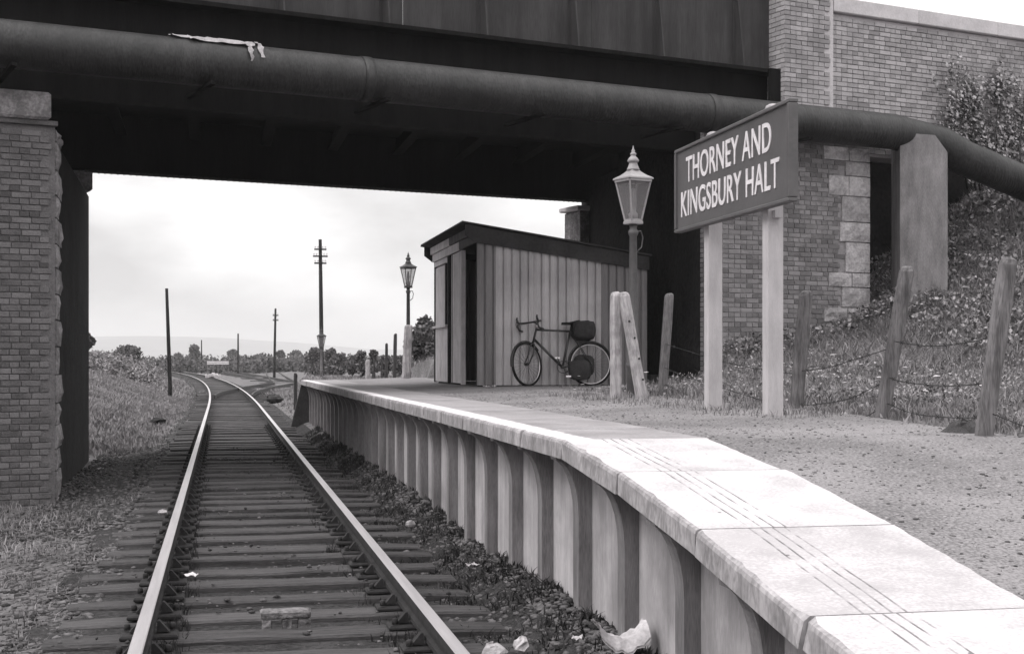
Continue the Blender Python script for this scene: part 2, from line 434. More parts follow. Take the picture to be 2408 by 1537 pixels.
# ------------------------------------------------------------------ terrain
TX = 0.35                                   # track centre
def track_x(Y):
    Y = np.asarray(Y, dtype=float)
    return TX - np.where(Y > 42, 3.3e-4 * (np.clip(Y, 42, 400) - 42) ** 2, 0)

PH = rng.uniform(0, 6.28, (40,)); KA = rng.uniform(0, 6.28, (40,)); KF = 2 ** rng.uniform(-1.0, 3.2, (40,))
def bumps(X, Y, lo=0, hi=40):
    o = 0
    for i in range(lo, hi):
        o = o + np.sin((X * np.cos(KA[i]) + Y * np.sin(KA[i])) * KF[i] + PH[i]) / KF[i] ** 0.7
    return o / (hi - lo) ** 0.5
def lerp(x, xs, ys): return np.interp(x, xs, ys)
def ramp(Y):
    return lerp(Y, [1.0, 4.25, 5.28, 6.4, 7.49, 12, 34, 36], [0.09, 0.555, 0.712, 0.848, 0.94, 0.945, 0.90, 0.89])
def sstep(x, a, b):
    t = np.clip((x - a) / (b - a), 0, 1)
    return t * t * (3 - 2 * t)
def gravel_z(X, Y):
    return ramp(Y) - 0.012 + 0.045 * sstep(X, 2.8, 4.6) * sstep(Y, 7, 11) + 0.006 * bumps(X * 1.7, Y * 1.7)

def terrain_z(X, Y):
    X = np.asarray(X, dtype=float); Y = np.asarray(Y, dtype=float)
    a = X - track_x(Y)
    far = -1.7 * sstep(Y, 110, 420)
    # left of the line
    near_l = lerp(a, [-40, -9, -4.5, -2.6, -1.55, -1.3], [0.2, 0.1, -0.18, -0.42, -0.30, -0.25])
    bank_l = lerp(a, [-60, -12, -7, -5, -3.2, -2.0, -1.5, -1.3], [1.7, 1.7, 1.25, 0.85, 0.22, -0.3, -0.28, -0.25])
    k = sstep(Y, 25, 33) * (1 - 0.8 * sstep(Y, 85, 150))
    zl = near_l * (1 - k) + bank_l * k
    # right of the line
    plat = lerp(a, [1.3, 1.45, 1.62, 1.75, 3.4, 4.0, 4.65], [-0.24, -0.14, -0.04, -0.10, -0.12, 0.3, 0.93])
    sk = math.radians(16.46)
    so = (X + 2.0) * math.cos(sk) + (Y - 18.17) * math.sin(sk)          # along the bridge
    oo = -(X + 2.0) * math.sin(sk) + (Y - 18.17) * math.cos(sk)         # in front of it (negative)
    hb_ = lerp(so, [7.5, 9.5, 12, 13.2, 14.2, 15.6, 18, 26], [0.0, 0.35, 0.62, 1.1, 1.75, 2.6, 4.0, 5.2])
    slope = 0.93 + 0.03 * np.clip(X - 5, 0, 6) + hb_ * np.clip((oo + 5.2) / 4.9, 0, 1) ** 1.3
    yard = (X < 7.3) & (X > 4.4) & (Y > 19.5) & (Y < 34)
    slope = np.where(yard, 0.86, slope)
    ry = ramp(np.clip(Y, 1, 36)) / 0.94
    right_near = np.where(a < 4.65, np.where(plat > 0, plat * ry, plat), 0.93 * ry + (slope - 0.93) * sstep(Y, 7, 17))
    flat_r = lerp(a, [1.3, 1.7, 2.6, 3.3, 60], [-0.24, -0.22, -0.1, 0.62, 0.75])
    flat_f = lerp(a, [1.3, 1.7, 6, 14, 60], [-0.24, -0.2, -0.15, 0.1, 0.3])
    q = sstep(Y, 61, 72)
    right_far = flat_r * (1 - q) + flat_f * q
    k2 = sstep(Y, 33.5, 36.5)
    zr = right_near * (1 - k2) + right_far * k2
    # the road embankment right of the bridge drops away behind it
    emb = sstep(Y, 32, 46)
    zr = np.where(X > 5.2, right_near * (1 - emb) + right_far * emb, zr)
    bed = np.full_like(a, -0.25)
    z = np.where(a < -1.3, zl, np.where(a > 1.3, zr, bed))
    rough = np.where(np.abs(a) < 1.5, 0.012, 0.03)
    rough = np.where((a > 4.6) & (Y > 9), 0.055, rough)
    rough = np.where((X < 7.3) & (X > 4.4) & (Y > 19.5) & (Y < 34), 0.01, rough)
    rough = np.where((a < -2) & (Y > 27), 0.05, rough)
    return z + rough * bumps(X, Y) + far

def axis(parts):
    out = []
    for (a, b, st) in parts: out += list(np.arange(a, b, st))
    return np.array(sorted(set(np.round(out, 4))))
xs = axis([(-3200, -200, 150), (-200, -40, 16), (-40, -8, 2.0), (-8, 6.2, 0.13), (6.2, 16, 0.25), (16, 40, 2.5), (40, 200, 16), (200, 3201, 150)])
ys = axis([(-30, 1, 2.0), (1, 36, 0.16), (36, 70, 0.4), (70, 130, 1.5), (130, 420, 10), (420, 6500, 240)])
GX, GY = np.meshgrid(xs, ys)
GZ = terrain_z(GX, GY)
V = np.stack([GX, GY, GZ], -1).reshape(-1, 3)
nx, ny = len(xs), len(ys)
I = (np.arange(ny - 1)[:, None] * nx + np.arange(nx - 1)[None, :]).ravel()
Fq = np.stack([I, I + 1, I + nx + 1, I + nx], -1)
ground = link('ground', np_mesh('ground', V, Fq, M['soil'], True)); tag(ground, kind='structure')

# dark track bed sheet under the line
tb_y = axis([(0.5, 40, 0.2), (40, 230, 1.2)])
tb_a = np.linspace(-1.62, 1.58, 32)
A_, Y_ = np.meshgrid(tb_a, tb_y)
lft = -1.40 + 0.10 * np.sin(Y_ * 2.7) + 0.08 * np.sin(Y_ * 6.1 + 1) - 0.22 * sstep(Y_, 12, 15) - 0.85 * sstep(Y_, 14.5, 17.5) * (1 - sstep(Y_, 25.5, 28.5))  # widened under the bridge so the dark sheet stands in for shade there
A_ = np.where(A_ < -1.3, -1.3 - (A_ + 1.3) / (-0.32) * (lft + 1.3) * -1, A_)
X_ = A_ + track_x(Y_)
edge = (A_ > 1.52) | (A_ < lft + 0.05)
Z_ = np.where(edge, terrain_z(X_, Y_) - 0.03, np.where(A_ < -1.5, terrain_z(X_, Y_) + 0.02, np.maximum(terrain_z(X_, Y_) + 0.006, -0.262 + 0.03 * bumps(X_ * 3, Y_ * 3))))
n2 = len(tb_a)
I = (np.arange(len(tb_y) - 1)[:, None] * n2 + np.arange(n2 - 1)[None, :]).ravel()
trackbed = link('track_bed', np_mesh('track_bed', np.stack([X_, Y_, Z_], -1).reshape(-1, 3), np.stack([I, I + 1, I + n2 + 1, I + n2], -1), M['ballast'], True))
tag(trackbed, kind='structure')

# gravelled platform surface behind the slabs
gx = np.arange(2.635, 7.3, 0.1); gy = np.arange(1.0, 36.01, 0.14)
A_, Y_ = np.meshgrid(gx, gy)
Z_ = gravel_z(A_, Y_)
Z_ = np.where(A_ > 4.55, Z_ - np.minimum((A_ - 4.55) * 0.25, 0.3) * (1 - sstep(Y_, 18.2, 20.2)), Z_)
n2 = len(gx)
I = (np.arange(len(gy) - 1)[:, None] * n2 + np.arange(n2 - 1)[None, :]).ravel()
pl_top = link('platform_surface', np_mesh('platform_surface', np.stack([A_, Y_, Z_], -1).reshape(-1, 3), np.stack([I, I + 1, I + n2 + 1, I + n2], -1), M['gravel'], True))
tag(pl_top, kind='structure')

# hills: a long low ridge with real depth
hx = np.linspace(-2700, 2700, 110); hy = np.linspace(3300, 6300, 26)
HX, HY = np.meshgrid(hx, hy)
bear = HX / HY                                              # where it lies as seen along the line
prof = lerp(bear, [-0.5, -0.30, -0.10, -0.05, 0.0, 0.05, 0.10, 0.25, 0.5], [64, 70, 77, 79, 75, 62, 40, 30, 26])
HZ = -3 + prof * np.exp(-((HY - 4600) / 700) ** 2) + 2.2 * bumps(HX * 0.006, HY * 0.006)
n2 = len(hx)
I = (np.arange(len(hy) - 1)[:, None] * n2 + np.arange(n2 - 1)[None, :]).ravel()
hill = link('hills', np_mesh('hills', np.stack([HX, HY, HZ], -1).reshape(-1, 3), np.stack([I, I + 1, I + n2 + 1, I + n2], -1), M['hill'], True))
tag(hill, kind='structure')

# ------------------------------------------------------------------ masonry helper
BR_L, BR_H, BR_D, JT = 0.225, 0.065, 0.10, 0.011
def brick_meshes(m, nm):
    out = {}
    for kind, ln in (('s', BR_L), ('h', 0.1055)):
        out[kind] = []
        for k in range(3):
            b = MB(); b.bevbox(-ln / 2, ln / 2, 0, BR_D, 0, BR_H, 0.004, 0.0012)
            out[kind].append(b.mesh(nm, m))
    return out
def lay_bricks(parent, m, x0, x1, z0, z1, keep=None, singles=300, rank=None, yoff=0.0, name='brick'):
    """English bond on the parent's local x-z face (y = 0 is the face, +y goes in). The bricks that show largest
    are objects of their own, the rest are joined."""
    me = brick_meshes(m, name)
    items = []
    row = 0; z = z0
    while z + BR_H <= z1 + 1e-4:
        ln = BR_L if row % 2 == 0 else 0.1055
        x = x0 + (0 if row % 2 == 0 else 0.0)
        if row % 4 == 2: x += 0.058 * 2
        kind = 's' if row % 2 == 0 else 'h'
        if row % 4 == 2:
            xx = x0 + 0.05275
            if keep is None or keep(xx, z): items.append((xx, z, 'h'))
        while x + ln <= x1 + 0.004:
            xc = x + ln / 2
            if keep is None or keep(xc, z + BR_H / 2): items.append((xc, z, kind))
            x += ln + JT
        z += BR_H + JT; row += 1
    if rank: items.sort(key=lambda t: rank(t[0], t[1]))
    rest = MB()
    for i, (xc, zz, kd) in enumerate(items):
        yy = yoff + random.uniform(-0.004, 0.004)
        if i < singles:
            link(name, random.choice(me[kd]), parent, (xc, yy, zz), (random.uniform(-.008, .008), random.uniform(-.006, .006), random.uniform(-.012, .012)))
        else:
            ln = BR_L if kd == 's' else 0.1055
            rest.box(xc - ln / 2, xc + ln / 2, yy, yy + BR_D, zz, zz + BR_H, 0.0015)
    if rest.v:
        o = rest.build(name, m, parent); tag(o, kind='stuff')
    return len(items)

def stone(b, x0, x1, y0, y1, z0, z1, j=0.012):
    """a rock-faced block: front face (y0) swells and is uneven"""
    nx_, nz_ = 4, 3
    vs = []; fs = []
    for iz in range(nz_ + 1):
        for ix in range(nx_ + 1):
            e = ix in (0, nx_) or iz in (0, nz_)
            vs.append((x0 + (x1 - x0) * ix / nx_, y0 - (0 if e else random.uniform(0.006, 0.006 + 2.4 * j)) + random.uniform(-j, j) * 0.4,
                       z0 + (z1 - z0) * iz / nz_))
    for iz in range(nz_):
        for ix in range(nx_):
            a = iz * (nx_ + 1) + ix
            fs.append((a, a + 1, a + nx_ + 2, a + nx_ + 1))
    n = len(vs)
    vs += [(x0, y1, z0), (x1, y1, z0), (x1, y1, z1), (x0, y1, z1)]
    bl, br, tr, tl = 0, nx_, nz_ * (nx_ + 1) + nx_, nz_ * (nx_ + 1)
    fs += [(n, n + 1, n + 2, n + 3)]
    fs += [tuple(range(nx_ + 1)) + (n + 1, n)]
    fs += [tuple(range(tl, tr + 1)) + (n + 2, n + 3)]
    fs += [tuple(i * (nx_ + 1) for i in range(nz_ + 1)) + (n + 3, n)]
    fs += [tuple(i * (nx_ + 1) + nx_ for i in range(nz_ + 1)) + (n + 2, n + 1)]
    b.add(vs, fs)
    return b

# ------------------------------------------------------------------ road bridge: skewed 16.5 degrees to the line
SK = R(16.46)
E = Vector((math.cos(SK), math.sin(SK), 0))                 # along the bridge
NI = Vector((-math.sin(SK), math.cos(SK), 0))               # into the bridge
P0 = Vector((-2.0, 18.17, 0))                               # near corner of the left abutment
def on_near(s, z=0, off=0): return P0 + E * s + NI * off + Vector((0, 0, z))
BLEN = 9.68                                                 # clear span along the face
THK = 7.75                                                  # width of the bridge, measured along the track

# --- left abutment
la = thing('bridge_abutment', P0, 'sooty brick abutment with rough stone corner, carrying the left end of the bridge', 'abutment', rz=SK)
b = MB()
poly = [(-6, 0.03), (-0.10, 0.03), (-0.02 + math.sin(SK) * THK - 0.28, math.cos(SK) * THK), (-6, math.cos(SK) * THK)]
b.prism(poly, 'z', -1.2, 4.22)
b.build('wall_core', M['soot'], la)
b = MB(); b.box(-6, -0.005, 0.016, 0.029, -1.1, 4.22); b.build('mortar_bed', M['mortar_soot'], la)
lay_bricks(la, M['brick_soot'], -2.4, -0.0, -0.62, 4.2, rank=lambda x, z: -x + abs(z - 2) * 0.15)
qz = -0.7; k = 0
idir = math.atan2(math.sin(SK) * THK - 0.28, math.cos(SK) * THK)          # inner face runs off at this angle from local y
while qz < 4.2:
    h = random.uniform(0.26, 0.38); h = min(h, 4.215 - qz)
    if h < 0.1: break
    w = random.uniform(0.85, 1.0) if k % 2 else random.uniform(0.5, 0.62)
    bb = MB(); stone(bb, 0.13, w, -0.02, 0.2, qz + 0.006, qz + h - 0.012, 0.016)
    ca, sa = math.cos(idir), math.sin(idir)
    bb.v = [(-y * ca + x * sa - 0.02, x * ca + y * sa, z) for (x, y, z) in bb.v]
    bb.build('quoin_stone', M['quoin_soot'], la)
    qz += h; k += 1
b = MB(); b.bevbox(-3.2, -0.07, -0.10, 1.2, 4.285, 4.62, 0.03); b.build('bearing_stone', M['quoin_soot'], la)
b = MB(); b.bevbox(-3.0, 0.02, -0.05, 1.2, 4.222, 4.283, 0.006); b.build('string_course', M['brick_soot'], la)
# bearing stone under the far girder, proud of the face
fx = math.sin(SK) * THK - 0.28
b = MB(); b.bevbox(fx - 1.2, fx - 0.13, math.cos(SK) * THK - 0.85, math.cos(SK) * THK + 0.02, 4.225, 4.56, 0.03)
b.build('bearing_stone', M['quoin_soot'], la)

# --- right abutment
ra_p = on_near(BLEN)
ra = thing('bridge_abutment', ra_p, 'brick abutment with pale rough-faced quoin stones behind the station name board', 'abutment', rz=SK)
WR = 3.32                                                   # face width
b = MB()
poly = [(0.03, 0.03), (WR - 0.03, 0.03), (WR - 0.03, 1.4), (WR + 6, 1.4), (WR + 6, math.cos(SK) * THK), (0.03 + math.sin(SK) * THK, math.cos(SK) * THK)]
b.prism(poly, 'z', 0.2, 4.98)
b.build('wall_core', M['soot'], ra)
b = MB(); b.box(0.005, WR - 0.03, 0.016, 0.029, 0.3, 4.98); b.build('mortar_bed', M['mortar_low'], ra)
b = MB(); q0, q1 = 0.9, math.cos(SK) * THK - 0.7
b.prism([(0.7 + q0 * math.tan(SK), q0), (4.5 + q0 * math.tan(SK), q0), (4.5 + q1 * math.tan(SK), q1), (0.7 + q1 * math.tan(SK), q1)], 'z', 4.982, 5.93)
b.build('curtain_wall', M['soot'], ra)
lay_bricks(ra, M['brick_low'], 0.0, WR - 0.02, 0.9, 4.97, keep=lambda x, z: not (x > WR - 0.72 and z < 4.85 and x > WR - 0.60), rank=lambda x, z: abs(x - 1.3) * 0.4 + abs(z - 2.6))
qz = 1.0; k = 0
while qz < 4.8:
    h = random.choice([0.24, 0.33, 0.42, 0.5]); h = min(h, 4.85 - qz)
    if h < 0.12: break
    w = random.choice([0.62, 0.85, 1.05, 0.95]) if k % 2 else random.choice([0.5, 0.6, 0.58])
    if h < 0.45 and w > 0.8:
        s1 = w * random.uniform(0.45, 0.6)
        bb = MB(); stone(bb, WR - w, WR - w + s1 - 0.012, -0.014, 0.3, qz + 0.008, qz + h - 0.01); bb.build('quoin_stone', M['quoin'], ra)
        bb = MB(); stone(bb, WR - w + s1, WR + 0.01, -0.02, 0.5, qz + 0.008, qz + h - 0.01); bb.build('quoin_stone', M['quoin'], ra)
    else:
        bb = MB(); stone(bb, WR - w, WR + 0.01, -0.018, 0.5, qz + 0.008, qz + h - 0.01); bb.build('quoin_stone', M['quoin'], ra)
    qz += h; k += 1
xx_, yy_ = math.sin(SK) * THK, math.cos(SK) * THK
b = MB(); b.bevbox(xx_ - 0.36, xx_ + 0.3, yy_ - 0.6, yy_ + 0.02, 3.7, 4.40, 0.03); b.build('bearing_stone', M['quoin_soot'], ra)
b = MB(); b.bevbox(xx_ - 0.45, xx_ + 0.3, yy_ - 0.66, yy_ + 0.10, 4.402, 4.50, 0.02); b.build('bearing_cap', M['coping'], ra)
# --- the wing wall, pilaster and parapet above, right of the girders
pw_p = on_near(11.25, 5.0)
pw = thing('parapet_wall', pw_p, 'tall weathered brick parapet wall with pale stone coping, right of the steel bridge', 'wall', rz=SK)
b = MB()
b.box(1.04, 12, 0.13, 0.6, -0.25, 2.04)
b.box(0.03, 1.02, 0.03, 0.62, 0.0, 4.2)
b.build('wall_core', M['mortar'], pw)
nb = lay_bricks(pw, M['brick'], 1.03, 7.6, -0.2, 2.03, yoff=0.1, rank=lambda x, z: abs(x - 2.6) + abs(z - 1.1))
pil = MB()
lay_bricks(pw, M['brick'], 0.0, 1.03, -0.02, 3.0, singles=0, rank=lambda x, z: z)
# pilaster side, seen past the parapet plates
z = -0.02; row = 0
sd = MB()
while z < 3.0:
    y = 0.005 if row % 2 == 0 else 0.116
    if row % 2: sd.box(-0.001, 0.05, 0.003, 0.107, z, z + BR_H, 0.002)
    while y < 0.55:
        sd.box(-0.001, 0.05, y, y + BR_L, z, z + BR_H, 0.002); y += BR_L + JT
    z += BR_H + JT; row += 1
o = sd.build('brick', M['brick'], pw); tag(o, kind='stuff')
x = 1.035
while x < 11.5:
    b = MB(); b.bevbox(x + 0.003, x + 1.85 - 0.003, 0.03, 0.68, 2.05, 2.30, 0.015)
    b.build('coping_stone', M['coping'], pw); x += 1.85

# --- steel span
br = thing('road_bridge', on_near(BLEN / 2, 4.62), 'dark steel plate girder road bridge spanning the single track and platform', 'bridge', rz=SK)
HL = 11.3 - BLEN / 2                                        # right end of the plates
LL = -(BLEN / 2 + 4.5)
DEPTH = math.cos(SK) * THK
SHF = math.sin(SK) * THK                                    # the far face is shifted because the bridge is skewed
def g(x0, x1, y0, y1, z0, z1, nm, m):
    bb = MB(); bb.box(x0, x1, y0, y1, z0, z1); return bb.build(nm, m, br)
g(LL, HL - 0.02, 0.30, 0.60, 0.0, 0.04, 'bottom_flange', M['black_steel'])
g(LL, HL - 0.02, 0.44, 0.46, 0.042, 1.34, 'girder_web', M['black_steel'])
g(LL, HL - 0.02, 0.16, 0.72, 1.342, 1.40, 'top_flange', M['black_steel'])
g(LL + SHF, HL + SHF - 0.9, DEPTH - 0.55, DEPTH - 0.15, 0.0, 0.04, 'bottom_flange', M['black_steel'])
g(LL + SHF, HL + SHF - 0.9, DEPTH - 0.36, DEPTH - 0.34, 0.042, 1.34, 'girder_web', M['black_steel'])
g(LL + SHF, HL + SHF - 0.9, DEPTH - 0.62, DEPTH - 0.08, 1.342, 1.40, 'top_flange', M['black_steel'])
# deck with cross girders and shallow arches between them
bb = MB(); bb.box(LL, HL + SHF - 0.9, 0.63, DEPTH - 0.63, 0.95, 1.30); bb.build('deck', M['black_steel'], br)
k = -BLEN / 2 + 0.4
while k < BLEN / 2 + 1.5:
    b = MB()
    for (w0, w1, z0, z1) in ((-0.1, 0.1, 0.66, 0.69), (-0.012, 0.012, 0.691, 0.948)):
        b.add([(k + w0 + 0.1, 0.47, z0), (k + w1 + 0.1, 0.47, z0), (k + w1 + SHF * 0.9, DEPTH - 0.37, z0), (k + w0 + SHF * 0.9, DEPTH - 0.37, z0),
               (k + w0 + 0.1, 0.47, z1), (k + w1 + 0.1, 0.47, z1), (k + w1 + SHF * 0.9, DEPTH - 0.37, z1), (k + w0 + SHF * 0.9, DEPTH - 0.37, z1)],
              [(3, 2, 1, 0), (4, 5, 6, 7), (0, 1, 5, 4), (1, 2, 6, 5), (2, 3, 7, 6), (3, 0, 4, 7)])
    b.build('cross_girder', M['black_steel'], br)
    k += 1.3
# rivets along the far flange
rv = MB()
k = -BLEN / 2 - 0.5 + SHF
while k < HL + SHF - 1.0:
    for yy in (DEPTH - 0.51, DEPTH - 0.19):
        rv.lathe([(0.016, 0.002), (0.014, -0.009), (0.006, -0.013)], 6, k, yy)
    k += 0.11
o = rv.build('rivet', M['black_steel'], br); tag(o, kind='stuff')
# parapet plates with gusset stiffeners
px_ = LL; n = 0
edges = [LL, LL + 3.0, LL + 6.2, LL + 9.3, LL + 12.4, HL - 0.03]
for (a0, a1) in zip(edges[:-1], edges[1:]):
    bb = MB(); bb.box(a0 + 0.004, a1 - 0.004, 0.40, 0.414, 1.402, 3.3); bb.build('parapet_plate', M['parapet_steel'], br)
g(LL, HL - 0.03, 0.33, 0.48, 3.302, 3.36, 'parapet_rail', M['parapet_steel'])
for a0 in np.arange(HL - 0.72, LL, -1.52):
    bb = MB(); bb.prism([(0.398, 1.402), (0.16, 1.402), (0.36, 2.75), (0.398, 2.75)], 'x', a0 - 0.012, a0 + 0.012)
    bb.build('gusset', M['parapet_steel'], br)
    bb = MB(); bb.box(a0 - 0.06, a0 + 0.06, 0.385, 0.3985, 1.41, 3.3)
    bb.build('cover_strip', M['parapet_steel'], br)
# dark end post of the girder against the pilaster
g(HL - 0.26, HL - 0.021, 0.10, 0.159, 0.7, 1.4, 'end_plate', M['black_steel'])
# bearing under the far girder at its right end
b = MB(); b.box(BLEN / 2 + SHF + 0.02, BLEN / 2 + SHF + 0.6, DEPTH - 0.62, DEPTH - 0.1, -0.12, -0.003); b.build('bearing_plate', M['black_steel'], br)

# --- the water main hung in front of the girders
ZC, PR = 5.10, 0.285
pts = [on_near(s, ZC, -0.36) for s in np.arange(-6, 13.3, 0.8)]
pA = on_near(13.55, ZC - 0.02, -0.36)
e1 = at(2420, 436, 24.0); d1 = (e1 - pA)
pts += [pA + E * 0.25 + Vector((0, 0, -0.05))]
for t in (0.25, 0.45, 0.7, 1.0, 1.5, 2.2): pts.append(pA + d1 * t + Vector((0, 0, 0.06 if t < 0.4 else 0)))
pipe = thing('water_pipe', on_near(0, ZC, -0.36), 'large dark iron water pipe slung along the bridge and bending down at the right', 'pipe')
b = MB(); b.tube([p - pipe.location for p in pts], PR, 28); b.build('pipe_run', M['pipe'], pipe)
for s in (-1.7, 3.9, 9.5):
    b = MB(); c0 = on_near(s - 0.07, ZC, -0.36) - pipe.location; c1 = on_near(s + 0.07, ZC, -0.36) - pipe.location
    b.tube([c0, c1], PR + 0.012, 28); b.build('pipe_joint', M['pipe'], pipe)
for s in np.arange(-0.6, 11.2, 2.35):
    b = MB()
    b.bar(on_near(s, ZC - PR - 0.02, -0.75) - pipe.location, on_near(s, ZC - PR - 0.02, 0.42) - pipe.location, 0.07, 0.04)
    b.build('hanger', M['black_steel'], pipe)

# --- concrete pillar that carries the pipe where it bends
pc = on_near(13.72, 0, -0.40)
pil = thing('pipe_pillar', (pc.x, pc.y, 2.0), 'concrete pillar with chamfered top holding the bend of the pipe', 'pillar', rz=R(-15))
b = MB()
hw = 0.38
b.prism([(-hw, -0.4), (hw, -0.4), (hw, 2.74), (hw - 0.20, 3.02), (-hw + 0.12, 3.06), (-hw, 2.9)], 'y', -0.36, 0.34)
b.build('shaft', M['pillar'], pil)

# --- pale rag draped over the pipe
rg = thing('rag', on_near(2.03, ZC + PR, -0.36), 'pale torn rag lying over the top of the pipe with tails hanging down', 'rag')
def rag_strip(s0, s1, t0, t1, n=10, m=5):
    vs = []; fs = []
    for i in range(n + 1):
        for j in range(m + 1):
            s = s0 + (s1 - s0) * i / n; th = t0 + (t1 - t0) * j / m
            r = PR + 0.018 + random.uniform(0.0, 0.03)
            p = on_near(s + random.uniform(-.02, .02), ZC + r * math.cos(th), -0.36 - r * math.sin(th)) - rg.location
            vs.append(p)
    for i in range(n):
        for j in range(m):
            a = i * (m + 1) + j
            fs.append((a, a + 1, a + m + 2, a + m + 1))
    return MB().add(vs, fs, True)
b = rag_strip(1.50, 2.35, -0.75, 0.66, 12, 8); b.build('rag_body', M['white_rag'], rg)
for (s0, s1, t0, t1) in ((2.24, 2.29, 0.6, 1.5), (2.38, 2.43, -0.2, 1.3), (1.30, 1.52, -0.4, 0.5)):
    b = rag_strip(s0, s1, t0, t1, 2, 9); b.build('rag_tail', M['white_rag'], rg)

# ------------------------------------------------------------------ track
trk = thing('railway_track', (TX, 0, 0), 'single railway line with shiny rails running under the bridge and curving left', 'railway track')
def rail_mesh(off, y0, y1, step, m_top, m_side, nm, xf):
    prof = [(-0.035, -0.004), (-0.03, 0.0), (0.03, 0.0), (0.035, -0.004), (0.035, -0.045), (0.010, -0.06), (0.010, -0.105), (0.030, -0.12), (0.030, -0.145), (-0.030, -0.145), (-0.030, -0.12), (-0.010, -0.105), (-0.010, -0.06), (-0.035, -0.045)]
    yy = np.append(np.arange(y0, y1, step), y1)
    n = len(prof); vs = []; fs = []; mi = []
    for y in yy:
        c = xf(y) + off
        vs += [(c + p[0], y, p[1]) for p in prof]
    for i in range(len(yy) - 1):
        for k in range(n):
            fs.append((i * n + k, i * n + (k + 1) % n, (i + 1) * n + (k + 1) % n, (i + 1) * n + k)); mi.append(0 if k < 3 else 1)
    fs.append(tuple(range(n))); mi.append(1)
    me = bpy.data.meshes.new(nm); me.from_pydata(vs, [], fs); me.materials.append(m_top); me.materials.append(m_side)
    me.polygons.foreach_set('material_index', mi); me.update()
    return me
xf = lambda y: float(track_x(y)) - TX
for s in (-0.7525, 0.7525):
    link('rail', rail_mesh(s, 1.0, 330, 2.0, M['rail'], M['rail_side'], 'rail', xf), trk)
slm = []
for k in range(8):
    b = MB(); xs_ = np.linspace(-1.30, 1.30, 10); vs_ = []; fs_ = []
    for x_ in xs_:
        e_ = 0.02 if abs(x_) > 1.29 else 0
        w0, w1, zt_ = 0.127 + random.uniform(-.008, .006) - e_, 0.127 + random.uniform(-.008, .006) - e_, -0.19 + random.uniform(-.008, .003) - e_ * .4
        vs_ += [(x_ + random.uniform(-.01, .01), -w0, -0.33), (x_ + random.uniform(-.01, .01), -w0, zt_ - 0.014), (x_, -w0 + 0.014, zt_), (x_, w1 - 0.014, zt_), (x_ + random.uniform(-.01, .01), w1, zt_ - 0.014), (x_, w1, -0.33)]
    for i_ in range(9):
        for q_ in range(5): fs_.append((i_ * 6 + q_, i_ * 6 + q_ + 1, i_ * 6 + q_ + 7, i_ * 6 + q_ + 6))
    fs_ += [tuple(range(6)), tuple(range(54, 60))]
    b.add(vs_, fs_); slm.append(b.mesh('sleeper', M['sleeper']))
cb = MB()
cb.bevbox(-0.16, 0.16, -0.085, 0.085, -0.195, -0.165, 0.01)
cb.prism([(-0.11, -0.156), (-0.04, -0.156), (-0.045, -0.095), (-0.058, -0.095)], 'y', -0.03, 0.03)
cb.prism([(0.11, -0.156), (0.04, -0.156), (0.045, -0.095), (0.058, -0.095)], 'y', -0.03, 0.03)
cb.box(0.036, 0.058, -0.10, 0.11, -0.13, -0.08, 0.004)
for bx in (-0.125, 0.125): cb.lathe([(0.018, -0.156), (0.018, -0.125), (0.01, -0.12)], 6, bx, -0.06)
chm = cb.mesh('rail_chair', M['rail_side'])
y = 2.4; i = 0
while y < 190:
    c = float(track_x(y)) - TX
    hd = (float(track_x(y + 0.5)) - float(track_x(y - 0.5)))
    link('sleeper', random.choice(slm), trk, (c + random.uniform(-.06, .06), y, random.uniform(-.022, .004)), (random.uniform(-.03, .03), random.uniform(-.006, .006), math.atan(-hd) + random.uniform(-.014, .014)))
    if y < 34:
        for s in (-0.7525, 0.7525):
            link('rail_chair', chm, trk, (s, y, 0), (0, 0, math.pi if s < 0 else 0))
    y += 0.65 + random.uniform(-.03, .03); i += 1

# turnout and siding curving away to the right beyond the platform
sd_ = thing('railway_track', (0.9, 58, 0), 'rusty siding turnout leaving the main line to the right beyond the platform', 'railway track')
def path_rail(pts, nm):
    b = MB(); P = [Vector((p[0] - 0.9, p[1] - 58, 0)) for p in pts]
    for (a, c) in zip(P[:-1], P[1:]): b.bar(a + Vector((0, 0, -0.07)), c + Vector((0, 0, -0.07)), 0.07, 0.14)
    return b.build(nm, M['rusty_rail'], sd_)
def curve_pts(x0, y0, x1, y1, n=14):
    return [(x0 + (x1 - x0) * (t / n) ** 1.55, y0 + (y1 - y0) * t / n) for t in range(n + 1)]
path_rail(curve_pts(1.15, 57, 4.55, 88), 'rail')
path_rail(curve_pts(-0.30, 57, 3.1, 88), 'rail')
path_rail([(4.55 + (k * 3.0) * 0.03 * (1 + k * 0.02), 88 + k * 5.0) for k in range(18)], 'rail')
path_rail([(3.1 + (k * 3.0) * 0.03 * (1 + k * 0.02), 88 + k * 5.0) for k in range(18)], 'rail')
path_rail([(4.6 - k * 0.27, 92 + k * 8) for k in range(13)], 'rail')
path_rail([(3.2 - k * 0.27, 92 + k * 8) for k in range(13)], 'rail')
b = MB()
for t in np.linspace(0, 1, 40):
    cx = 0.42 + 3.4 * t ** 1.55 - 0.9; cy = 31 * t - 1
    b.box(cx - 1.3, cx + 1.3, cy - 0.13, cy + 0.13, -0.3, -0.17)
for k in range(100):
    cx = 3.85 - k * 0.03 - 0.9; cy = 34 + k * 0.9
    b.box(cx - 1.3, cx + 1.3, cy - 0.13, cy + 0.13, -0.3, -0.17)
o = b.build('sleeper', M['sleeper'], sd_); tag(o, kind='stuff')

